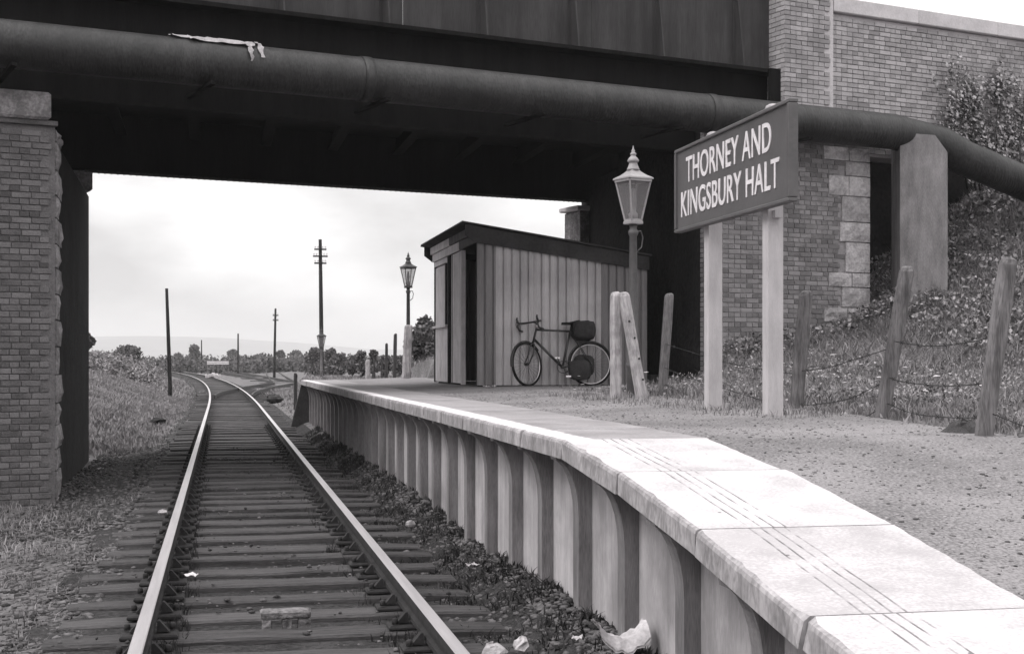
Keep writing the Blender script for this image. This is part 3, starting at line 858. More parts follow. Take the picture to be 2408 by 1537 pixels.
# ------------------------------------------------------------------ platform of precast concrete
plat = thing('platform', (1.80, 7.49, 0.0), 'precast concrete platform with pale slabs, ribbed front wall and ramp down to the foreground', 'platform')
PX, PY = 1.80, 7.49
def yj():
    ys_ = [1.10, 2.15, 3.2, 4.25, 5.28, 6.4, 7.49]
    y = 7.49
    while y < 33.5: y += 1.085; ys_.append(y)
    return ys_
J = yj(); Y_END = J[-1]
for (a, c) in zip(J[:-1], J[1:]):
    za, zc = float(ramp(a)), float(ramp(c))
    gp = 0.0065; z_j = random.uniform(-0.001, 0.001)
    th = 0.105; bv = 0.02
    prof = [(0.0, -th), (0.0, -bv), (bv * 0.3, -bv * 0.3), (bv, 0.0), (0.83 + random.uniform(-.012, .02), 0.0), (0.83, -th)]
    root_y = (a + c) / 2
    vs = []; fs = []; n = len(prof); mi = []; NS = 14
    for q in range(NS + 1):
        t = q / NS; yy = a + gp + (c - a - 2 * gp) * t; zz = za + (zc - za) * t
        chip = random.random() ** 7 * 0.026
        for k, p in enumerate(prof):
            dx = chip * (0.6 if k in (1, 2) else 0.9 if k == 3 else 0) + (random.uniform(-.001, .001) if k < 4 else random.uniform(-.005, .005))
            dz = -chip * (0.9 if k == 1 else 0.5 if k == 2 else 0)
            dy = random.uniform(0, .006) * (1 if q == 0 else -1 if q == NS else 0)
            vs.append((p[0] + dx, yy + dy - root_y, zz + p[1] + dz + z_j))
    for q in range(NS):
        for k in range(n):
            fs.append((q * n + k, q * n + (k + 1) % n, (q + 1) * n + (k + 1) % n, (q + 1) * n + k)); mi.append(0 if k == 3 else 1)
    fs.append(tuple(range(n))[::-1]); fs.append(tuple(NS * n + k for k in range(n))); mi += [1, 1]
    me = bpy.data.meshes.new('deck_slab'); me.from_pydata(vs, [], fs); me.materials.append(M['slab'] if c < 7.6 else M['slab_flat']); me.materials.append(M['slab_edge'])
    me.polygons.foreach_set('material_index', mi); me.update()
    link('deck_slab', me, plat, (random.uniform(-.006, .006), root_y - PY, 0))
RY = [6.80 + 0.93 * k for k in range(-5, 30)]
for y in RY:
    if y > Y_END - 0.2: break
    zt = min(float(ramp(y)), float(ramp(y + 0.17))) - 0.107
    x0, x1 = 1.955 - PX, 2.06 - PX
    pr = [(x1, -0.35), (x0, -0.35)]
    hh = min(0.34, zt + 0.2)
    for t in np.linspace(0, 1, 7):
        an = t * math.pi / 2
        pr.append((x0 - 0.13 * (1 - math.cos(an)), zt - hh + hh * math.sin(an) * 0.93))
    pr += [(x0 - 0.135, zt), (x1, zt)]
    b = MB(); b.prism(pr, 'y', y - PY + 0.004 + random.uniform(-.004, .004), y + 0.128 - PY)
    b.build('rib', M['rib'], plat)
    zt2 = min(float(ramp(y + 0.17)), float(ramp(y + 0.93))) - 0.108
    b = MB()
    ya, yb = y + 0.133 - PY, y + 0.93 - PY
    zA, zB = float(ramp(y + 0.133)) - 0.108, float(ramp(y + 0.93)) - 0.108
    xo = random.uniform(-.007, .007); xa, xb = 2.03 + xo - PX, 2.08 + xo - PX
    b.add([(xa, ya, -0.35), (xb, ya, -0.35), (xb, yb, -0.35), (xa, yb, -0.35), (xa, ya, zA), (xb, ya, zA), (xb, yb, zB), (xa, yb, zB)],
          [(3, 2, 1, 0), (4, 5, 6, 7), (0, 1, 5, 4), (1, 2, 6, 5), (2, 3, 7, 6), (3, 0, 4, 7)])
    b.build('wall_panel', M['concrete'], plat)
# far end: a dark sloping timber end board and fill
b = MB()
b.add([(-0.25, Y_END - PY + 0.02, -0.3), (3.1, Y_END - PY + 0.02, -0.3), (3.1, Y_END - PY + 0.02, 0.86), (0.02, Y_END - PY + 0.02, 0.86),
       (-0.25, Y_END - PY + 0.4, -0.3), (3.1, Y_END - PY + 0.4, -0.3), (3.1, Y_END - PY + 0.1, 0.86), (0.02, Y_END - PY + 0.1, 0.86)],
      [(3, 2, 1, 0), (4, 5, 6, 7), (0, 1, 5, 4), (1, 2, 6, 5), (2, 3, 7, 6), (3, 0, 4, 7)])
b.build('end_wall', M['shed_dark'], plat)

# ------------------------------------------------------------------ waiting shelter: lean-to of corrugated sheet
SHX, SHY, SHZ = 3.95, 22.16, 0.955
sh = thing('waiting_shelter', (SHX, SHY, SHZ), 'lean-to corrugated iron waiting shelter with boarded front under the bridge', 'shelter')
SW, SL = 2.80, 4.55
def roof_z(x): return 2.585 - 0.155 * (x + 0.2)
def corr(b, x0, x1, zb, zt_fn, y, pitch=0.135, amp=0.03, inward=1):
    """ribbed iron sheet: shallow crowns with narrow deep valleys"""
    vs = []; fs = []; xx = []
    x = x0
    while x < x1 - 0.01:
        for (u, d) in ((0.0, 0.0), (0.30, -0.012), (0.62, -0.010), (0.78, 0.0), (0.85, 1.0), (0.93, 1.0)):
            if x + u * pitch < x1: xx.append((x + u * pitch, d * amp if d > 0 else d))
        x += pitch
    xx.append((x1, 0.0))
    for (x, d) in xx:
        yy = y + d * inward
        vs += [(x, yy, zb), (x, yy, zt_fn(x)), (x, yy + 0.006 * inward, zb), (x, yy + 0.006 * inward, zt_fn(x))]
    n = len(xx) - 1
    for i in range(n):
        a = i * 4
        fs += [(a, a + 4, a + 5, a + 1), (a + 2, a + 3, a + 7, a + 6)]
    fs += [(0, 1, 3, 2), (n * 4, n * 4 + 2, n * 4 + 3, n * 4 + 1)]
    b.add(vs, fs, False)
zt = lambda x: roof_z(x) - 0.14
# near end wall: separate sheets, two of them in a darker tone
cuts = [(0.0, 0.30, 'sheet_dark'), (0.302, 0.92, 'sheet'), (0.922, 1.54, 'sheet'), (1.542, 2.03, 'sheet'), (2.032, SW, 'sheet_dark')]
for i, (a, c, m) in enumerate(cuts):
    b = MB(); corr(b, a, c, 0.015, zt, 0.0 + (i % 2) * 0.006, pitch=0.135, amp=0.03)
    b.build('corrugated_sheet', M[m], sh)
# far end and back
b = MB(); corr(b, 0.0, SW, 0.015, zt, SL, inward=-1); b.build('corrugated_sheet', M['sheet_dark'], sh)
b = MB()
b.box(SW - 0.02, SW, 0.03, SL - 0.03, 0.0, roof_z(SW) - 0.16); b.build('back_wall', M['sheet_dark'], sh)
# front, facing the line
def fp(y0, y1, z0, z1, nm, m, x0=0.0, x1=0.04):
    bb = MB(); bb.box(x0, x1, y0, y1, z0, z1, 0.001); return bb.build(nm, M[m], sh)
fp(0.02, 0.09, 0.0, 2.26, 'corner_post', 'shed_dark')
fp(1.44, 1.52, 0.0, 2.26, 'door_post', 'shed_board', -0.012, 0.06)
yb = 1.525
while yb < 2.45:
    fp(yb, yb + 0.148, 0.02, 2.26, 'board', 'shed_board', random.uniform(0.0, 0.006)); yb += 0.153
fp(2.46, 2.53, 0.0, 2.26, 'door_post', 'shed_dark', 0.0, 0.06)
fp(2.92, 3.0, 0.0, 2.26, 'door_post', 'shed_dark', -0.006, 0.05)
yb = 3.004
while yb < SL - 0.1:
    fp(yb, min(yb + 0.148, SL - 0.03), 0.02, 1.0, 'board', 'shed_board', random.uniform(0.0, 0.006)); yb += 0.153
fp(2.98, SL + 0.01, 1.005, 1.05, 'window_sill', 'shed_board', -0.05, 0.05)
w = fp(3.28, SL - 0.03, 1.052, 2.14, 'window_board', 'shed_board', 0.006, 0.03)
fp(3.2, 3.275, 1.052, 2.16, 'window_frame', 'shed_dark', -0.01, 0.04)
fp(3.0, SL - 0.01, 2.165, 2.26, 'window_head', 'shed_board', -0.012, 0.04)
fp(SL - 0.028, SL + 0.02, 0.0, 2.3, 'corner_post', 'shed_dark', -0.015, 0.05)
# fascia of two boards under the eaves, roof sheets with thick verge board
fp(1.5, SL + 0.06, 2.263, 2.40, 'fascia', 'shed_board', -0.05, -0.02)
fp(-0.03, 1.46, 2.263, 2.40, 'fascia', 'grey_wood', -0.05, -0.02)
fp(2.3, SL + 0.08, 2.403, 2.53, 'fascia', 'shed_board', -0.09, -0.055)
fp(-0.03, 2.296, 2.403, 2.53, 'fascia', 'grey_wood', -0.09, -0.055)
for yv in (-0.065, SL + 0.03):
    b = MB(); b.prism([(-0.2, roof_z(-0.2) - 0.03), (SW + 0.02, roof_z(SW + 0.02) - 0.03), (SW + 0.02, roof_z(SW + 0.02) - 0.25), (-0.05, roof_z(-0.05) - 0.29), (-0.2, roof_z(-0.2) - 0.2)], 'y', yv, yv + 0.03)
    b.build('verge_board', M['shed_dark'], sh)
vs = []; fs = []
n = int((SL + 0.3) / 0.038)
b = MB()
for i in range(n + 1):
    y_ = -0.12 + (SL + 0.24) * i / n
    dz = 0.012 * math.sin(2 * math.pi * i / 4)
    vs += [(-0.26, y_, roof_z(-0.26) + dz), (SW + 0.05, y_, roof_z(SW + 0.05) + dz), (-0.26, y_, roof_z(-0.26) + dz - 0.02), (SW + 0.05, y_, roof_z(SW + 0.05) + dz - 0.02)]
for i in range(n):
    a = i * 4
    fs += [(a, a + 1, a + 5, a + 4), (a + 2, a + 6, a + 7, a + 3), (a, a + 4, a + 6, a + 2), (a + 1, a + 3, a + 7, a + 5)]
fs += [(0, 2, 3, 1), (n * 4, n * 4 + 1, n * 4 + 3, n * 4 + 2)]
b.add(vs, fs); b.build('roof', M['shed_dark'], sh)
b = MB(); b.box(0.06, SW - 0.03, 0.04, SL - 0.04, -0.06, 0.012); b.build('floor', M['shed_dark'], sh)
b = MB(); b.box(SW - 0.45, SW - 0.05, 0.1, SL - 0.2, 0.40, 0.44); b.build('bench', M['shed_dark'], sh)

# ------------------------------------------------------------------ bicycle leaning on the shelter
bk = thing('bicycle', (5.73, 21.86, float(gravel_z(np.array(5.3), np.array(21.86))) + 0.012), 'dark touring bicycle with saddlebag leaning against the corrugated shelter', 'bicycle')
bk.rotation_euler = (R(-7), 0, R(-1.5))
WRAD = 0.335
def wheel(cx, cz, rz):
    wh = MB(); pts = [(WRAD * math.cos(t), 0, WRAD * math.sin(t)) for t in np.linspace(0, 2 * math.pi, 40, endpoint=False)]
    wh.tube(pts, 0.021, 8, closed=True)
    w = wh.build('wheel', M['tyre'], bk, (cx, 0, cz), (0, 0, rz))
    rm = MB(); rm.tube([(p[0] * 0.935, 0, p[2] * 0.935) for p in pts], 0.010, 6, closed=True)
    rm.build('rim', M['chrome'], w)
    sp = MB()
    for k in range(28):
        t = 2 * math.pi * k / 28; t2 = t + (0.35 if k % 2 else -0.35)
        sp.bar((0.022 * math.cos(t2), 0.02 * (1 if k % 2 else -1), 0.022 * math.sin(t2)), (0.31 * math.cos(t), 0, 0.31 * math.sin(t)), 0.0025, 0.0025)
    sp.build('spokes', M['cycle_paint'], w)
    hb = MB(); hb.tube([(0, -0.05, 0), (0, -0.03, 0), (0, 0.03, 0), (0, 0.05, 0)], [0.010, 0.024, 0.024, 0.010], 10); hb.build('hub', M['cycle_paint'], w)
    return w
wheel(0, WRAD, 0)
STEER = R(38)
wheel(-1.03, WRAD, STEER)
fr = MB()
BB = (-0.455, 0, 0.285); ST = (-0.315, 0, 0.86); HT = (-0.865, 0, 0.885); HB = (-0.905, 0, 0.735)
fr.tube([BB, ST], 0.018, 10); fr.tube([ST, HT], 0.017, 10); fr.tube([BB, HB], 0.021, 10)
fr.tube([(-0.855, 0, 0.915), (-0.915, 0, 0.70)], 0.018, 10)
for s in (-1, 1):
    fr.tube([(BB[0], 0.025 * s, BB[2]), (-0.30, 0.04 * s, 0.31), (0, 0.06 * s, WRAD)], 0.009, 8)
    fr.tube([(ST[0], 0.012 * s, ST[2] - 0.02), (-0.12, 0.035 * s, 0.54), (0, 0.06 * s, WRAD)], 0.007, 8)
fr.build('frame', M['cycle_paint'], bk)
fk = MB()
cs, sn = math.cos(STEER), math.sin(STEER)
for s in (-1, 1):
    oy = 0.052 * s
    fk.tube([(-0.918 - sn * oy * 0, oy * 0.4, 0.70), (-0.935 - sn * oy, oy * cs, 0.62), (-0.965 - sn * oy, oy * cs, 0.48), (-1.03 - sn * oy, oy * cs, WRAD)], [0.012, 0.012, 0.010, 0.008], 8)
fk.build('fork', M['cycle_paint'], bk)
hbm = MB()
st = Vector((-0.93, 0, 1.005))
hbm.tube([(-0.852, 0, 0.91), (-0.845, 0, 0.985), st], 0.011, 8)
fw = Vector((-cs, -sn, 0)); sd2 = Vector((-sn, cs, 0))
for s in (-1, 1):
    p = [st, st + sd2 * 0.14 * s, st + sd2 * 0.20 * s + fw * 0.02, st + sd2 * 0.21 * s + fw * 0.085 + Vector((0, 0, -0.01)),
         st + sd2 * 0.21 * s + fw * 0.105 + Vector((0, 0, -0.06)), st + sd2 * 0.21 * s + fw * 0.07 + Vector((0, 0, -0.115)), st + sd2 * 0.21 * s + fw * -0.03 + Vector((0, 0, -0.13))]
    hbm.tube(p, 0.016, 8)
hbm.build('handlebar', M['cycle_paint'], bk)
for s in (-1, 1):
    bl = MB()
    q = st + sd2 * 0.21 * s + fw * 0.095
    bl.tube([q, q + fw * 0.03 + Vector((0, 0, 0.05)), q + fw * 0.02 + Vector((0, 0, 0.085))], [0.016, 0.018, 0.010], 8)
    bl.tube([q + fw * 0.03 + Vector((0, 0, 0.04)), q + fw * 0.055 + Vector((0, 0, -0.03)), q + fw * 0.03 + Vector((0, 0, -0.09))], 0.005, 6)
    bl.build('brake_lever', M['cycle_paint'], bk)
b = MB(); b.lathe([(0.012, 0), (0.034, 0.01), (0.038, 0.05), (0.02, 0.07)], 10, -0.86, -0.05); b.build('bell', M['chrome'], bk, (0, 0, 0.90))
b = MB()
b.add([(-0.45, -0.02, 1.0), (-0.45, 0.02, 1.0), (-0.33, 0.035, 1.005), (-0.20, 0.075, 1.03), (-0.165, 0.06, 1.035), (-0.165, -0.06, 1.035), (-0.20, -0.075, 1.03), (-0.33, -0.035, 1.005),
       (-0.455, -0.015, 0.965), (-0.455, 0.015, 0.965), (-0.33, 0.03, 0.965), (-0.20, 0.06, 0.965), (-0.17, 0.05, 0.975), (-0.17, -0.05, 0.975), (-0.20, -0.06, 0.965), (-0.33, -0.03, 0.965)],
      [tuple(range(8)), tuple(range(8, 16))[::-1]] + [(i, 8 + i, 8 + (i + 1) % 8, (i + 1) % 8) for i in range(8)], True)
b.tube([ST, (-0.29, 0, 0.965)], 0.011, 8)
b.build('saddle', M['tyre'], bk)
def bagmesh(cx, cy, cz, lx, ly, lz, n=10, m=8):
    b = MB(); vs = []; fs = []
    for i in range(m + 1):
        ph = -math.pi / 2 + math.pi * i / m
        for k in range(n):
            t = 2 * math.pi * k / n
            f = lambda v: math.copysign(abs(v) ** 0.55, v)
            vs.append((cx + lx / 2 * f(math.cos(ph)) * f(math.cos(t)) + random.uniform(-.006, .006), cy + ly / 2 * f(math.cos(ph)) * f(math.sin(t)), cz + lz / 2 * f(math.sin(ph)) + random.uniform(-.006, .006)))
    for i in range(m):
        for k in range(n):
            fs.append((i * n + k, i * n + (k + 1) % n, (i + 1) * n + (k + 1) % n, (i + 1) * n + k))
    b.add(vs, fs, True); return b
sb = bagmesh(-0.10, 0, 0.87, 0.38, 0.38, 0.31).build('saddle_bag', M['bag'], bk)
b = MB()
for yy in (-0.09, 0.09): b.box(-0.285, -0.27, yy - 0.012, yy + 0.012, 0.80, 0.98)
b.build('strap', M['tyre'], sb)
bagmesh(-0.20, -0.11, 0.23, 0.36, 0.12, 0.32).build('pannier', M['bag'], bk)
bagmesh(-0.08, 0.10, 0.33, 0.34, 0.10, 0.34).build('pannier', M['bag'], bk)
b = MB()
b.tube([(BB[0], -0.06, BB[2]), (BB[0], 0.06, BB[2])], 0.02, 10)
b.tube([(BB[0] + 0.095 * math.cos(t), -0.045, BB[2] + 0.095 * math.sin(t)) for t in np.linspace(0, 2 * math.pi, 24, endpoint=False)], 0.006, 6, closed=True)
b.tube([(BB[0], -0.06, BB[2]), (BB[0] + 0.06, -0.075, BB[2] - 0.16)], 0.009, 8)
b.tube([(BB[0], 0.06, BB[2]), (BB[0] - 0.06, 0.075, BB[2] + 0.16)], 0.009, 8)
cr_ = b.build('crank', M['cycle_paint'], bk)
for (px_, py_, pz_) in ((BB[0] + 0.06, -0.12, BB[2] - 0.16), (BB[0] - 0.06, 0.12, BB[2] + 0.16)):
    b = MB(); b.box(px_ - 0.04, px_ + 0.04, py_ - 0.045, py_ + 0.045, pz_ - 0.012, pz_ + 0.012); b.build('pedal', M['chrome'], cr_)
ch = MB()
ch.bar((BB[0], -0.045, BB[2] + 0.095), (0, -0.045, WRAD + 0.035), 0.004, 0.010); ch.bar((BB[0], -0.045, BB[2] - 0.095), (0, -0.045, WRAD - 0.035), 0.004, 0.010)
ch.build('chain', M['cycle_paint'], bk)
def guard(cx, a0, a1, rz, nm):
    b = MB(); vs = []; fs = []; n = 18
    for i in range(n + 1):
        t = a0 + (a1 - a0) * i / n
        for (r, yy) in ((0.362, -0.026), (0.375, 0), (0.362, 0.026), (0.368, 0)):
            vs.append((r * math.cos(t), yy, r * math.sin(t)))
    for i in range(n):
        for k in range(4): fs.append((i * 4 + k, i * 4 + (k + 1) % 4, i * 4 + 4 + (k + 1) % 4, i * 4 + 4 + k))
    b.add(vs, fs, True); b.build(nm, M['cycle_paint'], bk, (cx, 0, WRAD), (0, 0, rz))
guard(0, R(-15), R(195), 0, 'mudguard')
guard(-1.03, R(40), R(190), STEER, 'mudguard')

# ------------------------------------------------------------------ station name board
PR_ = (4.00, 9.90); PL_ = (3.96, 11.2)
nb_ = thing('station_sign', (3.98, 10.55, 0.98), 'dark station name board lettered THORNEY AND KINGSBURY HALT on two pale posts', 'sign')
BY0, BY1 = -1.30, 1.22                               # along the board (local y), right end nearest the camera
BZ0, BZ1 = 1.515, 2.17
xs0 = -0.13
b = MB(); b.box(xs0, xs0 + 0.03, BY0, BY1, BZ0, BZ1); b.build('board', M['board'], nb_)
for (y0, y1, z0, z1) in ((BY0 - 0.012, BY1 + 0.012, BZ1, BZ1 + 0.03), (BY0 - 0.012, BY1 + 0.012, BZ0 - 0.03, BZ0), (BY0 - 0.012, BY0 + 0.03, BZ0, BZ1), (BY1 - 0.03, BY1 + 0.012, BZ0, BZ1)):
    b = MB(); b.bevbox(xs0 - 0.018, xs0 + 0.05, y0, y1, z0 + 0.001, z1 - 0.001, 0.005); b.build('frame_moulding', M['board_frame'], nb_)
for (y0, gz_) in ((PR_[1] - 10.55, -0.10), (PL_[1] - 10.55, 0.0)):
    b = MB()
    w = 0.058
    b.bevbox(-w, w, y0 - w, y0 + w, gz_ - 0.25, BZ1 + 0.065, 0.006)
    p = b.build('post', M['post_paint'], nb_)
    c = MB(); c.lathe([(0.056, BZ1 + 0.066), (0.060, BZ1 + 0.074), (0.050, BZ1 + 0.092), (0.026, BZ1 + 0.105), (0.004, BZ1 + 0.110)], 14, 0, y0)
    c.build('post_cap', M['slab_edge'], p)
    for zz in (BZ0 + 0.1, BZ1 - 0.1):
        c = MB(); c.box(xs0 + 0.031, -w - 0.001, y0 - 0.04, y0 + 0.04, zz - 0.03, zz + 0.03); c.build('cleat', M['board_frame'], p)
b = MB(); b.box(-0.03, 0.03, -0.77, -0.709, BZ0 - 0.085, BZ0 - 0.032); b.build('bracket', M['post_paint'], nb_)

def lettering(text, y_left, width, z_base, height):
    cu = bpy.data.curves.new('text', 'FONT'); cu.body = text; cu.extrude = 0.02; cu.offset = 0.007; cu.resolution_u = 6
    cu.space_character = 1.04
    tob = bpy.data.objects.new('text', cu); COL.objects.link(tob)
    dg = bpy.context.evaluated_depsgraph_get()
    me = bpy.data.meshes.new_from_object(tob.evaluated_get(dg))
    bpy.data.objects.remove(tob); bpy.data.curves.remove(cu)
    n = len(me.vertices); co = np.empty(n * 3, dtype=np.float32); me.vertices.foreach_get('co', co); co = co.reshape(-1, 3)
    mn = co.min(0); mxx = co.max(0)
    u = (co[:, 0] - mn[0]) / (mxx[0] - mn[0]) * width
    v = (co[:, 1] - mn[1]) / (mxx[1] - mn[1]) * height
    w = (co[:, 2] - mn[2]) / (mxx[2] - mn[2]) * 0.006
    out = np.stack([xs0 - 0.0005 - w, y_left - u, z_base + v], -1).astype(np.float32)
    me.vertices.foreach_set('co', out.ravel()); me.update()
    me.materials.clear(); me.materials.append(M['letter_paint'])
    return link('lettering', me, nb_)
lettering('THORNEY AND', BY1 - 0.27, 1.90, 1.885, 0.218)
lettering('KINGSBURY HALT', BY1 - 0.14, 2.18, 1.605, 0.218)

# ------------------------------------------------------------------ oil lamps
def make_lamp(loc, label, post_m, head_m, post_h, rz, foot=0.0):
    L = thing('platform_lamp', loc, label, 'lamp', 'platform lamps', rz)
    b = MB()
    b.lathe([(0.075, -0.3 - foot), (0.075, 0.28), (0.085, 0.30), (0.085, 0.33), (0.055, 0.38), (0.05, post_h * 0.6), (0.043, post_h - 0.16), (0.06, post_h - 0.13), (0.06, post_h - 0.10), (0.04, post_h - 0.07), (0.05, post_h - 0.02)], 12)
    b.build('post', post_m, L)
    z0 = post_h; hb, ht, hh = 0.068, 0.148, 0.49
    f = MB()
    f.bevbox(-hb - 0.015, hb + 0.015, -hb - 0.015, hb + 0.015, z0 - 0.02, z0 + 0.02, 0.006)
    for (sx, sy) in ((-1, -1), (1, -1), (1, 1), (-1, 1)):
        f.bar((hb * sx, hb * sy, z0 + 0.02), (ht * sx, ht * sy, z0 + hh), 0.018, 0.018)
    for k in range(4):
        a = [(-1, -1), (1, -1), (1, 1), (-1, 1)]
        p, q = a[k], a[(k + 1) % 4]
        f.bar((ht * p[0], ht * p[1], z0 + hh), (ht * q[0], ht * q[1], z0 + hh), 0.03, 0.035)
        f.bar((hb * p[0], hb * p[1], z0 + 0.03), (hb * q[0], hb * q[1], z0 + 0.03), 0.018, 0.022)
    f.build('lantern_frame', head_m, L)
    a = [(-1, -1), (1, -1), (1, 1), (-1, 1)]
    for k in range(4):
        p, q = a[k], a[(k + 1) % 4]
        e = 0.985
        g_ = MB(); g_.add([(hb * p[0] * e, hb * p[1] * e, z0 + 0.035), (hb * q[0] * e, hb * q[1] * e, z0 + 0.035), (ht * q[0] * e, ht * q[1] * e, z0 + hh - 0.01), (ht * p[0] * e, ht * p[1] * e, z0 + hh - 0.01)], [(0, 1, 2, 3)])
        g_.build('pane', M['glass'], L)
    rf = MB()
    r2 = math.sqrt(2)
    rf.lathe([((ht + 0.025) * r2, z0 + hh + 0.012), ((ht + 0.02) * r2, z0 + hh + 0.03), (0.11 * r2, z0 + hh + 0.065), (0.07 * r2, z0 + hh + 0.10), (0.055 * r2, z0 + hh + 0.12)], 4, smooth=False, phase=math.pi / 4)
    rf.build('roof', head_m, L)
    ch = MB(); z = z0 + hh + 0.13
    z -= 0.012
    ch.lathe([(r_ * 0.84, z + q_ * 0.76) for (r_, q_) in ((0.085, 0), (0.092, 0.02), (0.082, 0.035), (0.06, 0.10), (0.058, 0.125), (0.075, 0.13), (0.085, 0.15), (0.062, 0.19), (0.04, 0.215), (0.032, 0.235), (0.045, 0.245), (0.045, 0.262), (0.022, 0.28), (0.028, 0.305), (0.012, 0.335), (0.004, 0.385))], 16)
    ch.build('chimney_cap', head_m, L)
    bu = MB(); bu.lathe([(0.05, z0 + 0.03), (0.055, z0 + 0.10), (0.03, z0 + 0.13), (0.028, z0 + 0.20), (0.036, z0 + 0.26), (0.026, z0 + 0.36), (0.024, z0 + 0.40)], 10)
    bu.build('burner', head_m, L)
    bc = MB(); bc.tube([(0.04, 0, z0 - 0.10), (0.12, 0.02, z0 - 0.09), (0.155, 0.03, z0 - 0.16), (0.13, 0.02, z0 - 0.28), (0.045, 0, z0 - 0.34)], 0.009, 6); bc.build('ladder_bracket', post_m, L)
    return L
l1 = at(1489, 905, 16.6)
make_lamp((l1.x, l1.y, 0.99), 'pale oil lantern on an iron post in front of the corrugated shelter', M['lamp_post'], M['lamp_paint'], 1.98, R(18))
l2 = at(960, 880, 36.2)
make_lamp((l2.x, l2.y, 0.72), 'dark oil lantern behind a mottled white post, left of the shelter', M['lamp_dark'], M['lamp_dark'], 2.50, R(15), 0.3)
l3 = at(756, 889, 60)
make_lamp((l3.x, l3.y, 0.60), 'small far oil lantern standing in line with the tall telegraph pole', M['grey_wood'], M['lamp_dark'], 1.28, R(10), 0.3)

# ------------------------------------------------------------------ fence and loose posts
def gz_at(X, Y):
    t = float(terrain_z(np.array([X]), np.array([Y]))[0])
    if 2.64 < X < 4.6 and 1 < Y < 36: t = max(t, float(gravel_z(np.array([X]), np.array([Y]))[0]))
    return t
def post_mesh(b, h, w, d, lean=(0, 0), foot=0.4):
    zs = [-foot, 0, h * 0.35, h * 0.7, h - 0.045, h - 0.015, h]
    ks = [1.0, 1.0, 0.97, 1.0, 0.95, 0.80, 0.42]
    vs = []
    n = 8
    tilt = random.uniform(-.15, .15)
    for (z, k) in zip(zs, ks):
        for i in range(n):
            t = 2 * math.pi * (i + 0.5) / n
            f = lambda v: math.copysign(abs(v) ** 0.6, v)
            vs.append((f(math.cos(t)) * w / 2 * k + lean[0] * z + random.uniform(-.004, .004), f(math.sin(t)) * d / 2 * k + lean[1] * z + random.uniform(-.006, .006), z + (tilt * math.cos(t) * w / 2 if z > h * 0.8 else 0)))
    fs = []
    m = len(zs)
    for j in range(m - 1):
        for i in range(n): fs.append((j * n + i, j * n + (i + 1) % n, (j + 1) * n + (i + 1) % n, (j + 1) * n + i))
    fs += [tuple(range(n))[::-1], tuple((m - 1) * n + i for i in range(n))]
    b.add(vs, fs)
    return b
# strutted post on the platform
q = atz(1448, 0, 14.9)
fp_ = thing('fence_post', (q.x, q.y, gz_at(q.x, q.y)), 'pale weathered straining post with a bolted raking strut beside the bicycle', 'post')
b = MB(); post_mesh(b, 1.12, 0.115, 0.12); b.build('upright', M['old_wood'], fp_)
b = MB()
post_mesh(b, 1.13, 0.12, 0.10, (0, 0), 0.1)
so = b.build('strut', M['old_wood'], fp_, (0.25, -0.125, 0.0), (R(-1.5), R(-10), 0))
b = MB()
for (x_, z_) in ((-0.005, 0.82), (0.02, 0.64), (0.03, 0.42), (0.03, 0.20)):
    b.lathe([(0.012, 0.0), (0.012, 0.014), (0.006, 0.018)], 6, x_, z_)
b.build('bolt', M['wire'], so, (0, -0.045, 0), (R(90), 0, 0))

fence = thing('wire_fence', (4.9, 10.0, 0.93), 'leaning old fence posts strung with sagging rusty wires beside the grassy bank', 'fence')
posts = []
for (xb, D, xt, h, w, m, lab) in ((1557, 16.9, 1574, 1.22, 0.11, 'grey_wood', 'slim grey leaning fence post'), (1866, 12.0, 1895, 1.30, 0.115, 'grey_wood', 'dull fence post behind the sign'),
                             (2072, 11.0, 2134, 1.20, 0.112, 'grey_wood', 'grey post leaning right'), (2314, 8.3, 2372, 1.04, 0.105, 'grey_wood', 'nearest fence post at the right edge')):
    q = atz(xb, 0, D); z = gz_at(q.x, q.y)
    ln = (xt - xb) / F * D / h
    b = MB(); post_mesh(b, h, w, w * 0.85, (ln * CY, -ln * SY), 0.4)
    o = b.build('post', M[m], fence, (q.x - 4.9, q.y - 10.0, z - 0.93)); tag(o, lab)
    posts.append((Vector((q.x, q.y, z)), Vector((ln * CY, -ln * SY, 1)), h))
for (i, j) in ((0, 1), (1, 2), (2, 3)):
    for hz in (0.14, 0.34, 0.62):
        a = posts[i][0] + posts[i][1] * hz; c = posts[j][0] + posts[j][1] * (hz - 0.03)
        sag = random.uniform(0.025, 0.06)
        pp = []
        for t in np.linspace(0, 1, 13):
            p = a.lerp(c, t); p.z -= sag * 4 * t * (1 - t); p.x += 0.02 * math.sin(9 * t + hz * 9)
            pp.append(p - fence.location)
        b = MB(); b.tube(pp, 0.0036, 5)
        for t in range(1, 12, 2):
            p = pp[t]; b.bar(p + Vector((-.012, 0, -.012)), p + Vector((.012, 0, .014)), 0.004, 0.004); b.bar(p + Vector((.012, 0, -.012)), p + Vector((-.012, 0, .014)), 0.004, 0.004)
        b.build('wire', M['wire'], fence)
a = posts[3][0] + posts[3][1] * 0.14
b = MB(); pp = [a.lerp(Vector((4.9, 5.6, 0.88)), t) - fence.location + Vector((0, 0, -0.4 * t * (1 - t))) for t in np.linspace(0, 1, 9)]
b.tube(pp, 0.0036, 5); b.build('wire', M['wire'], fence)

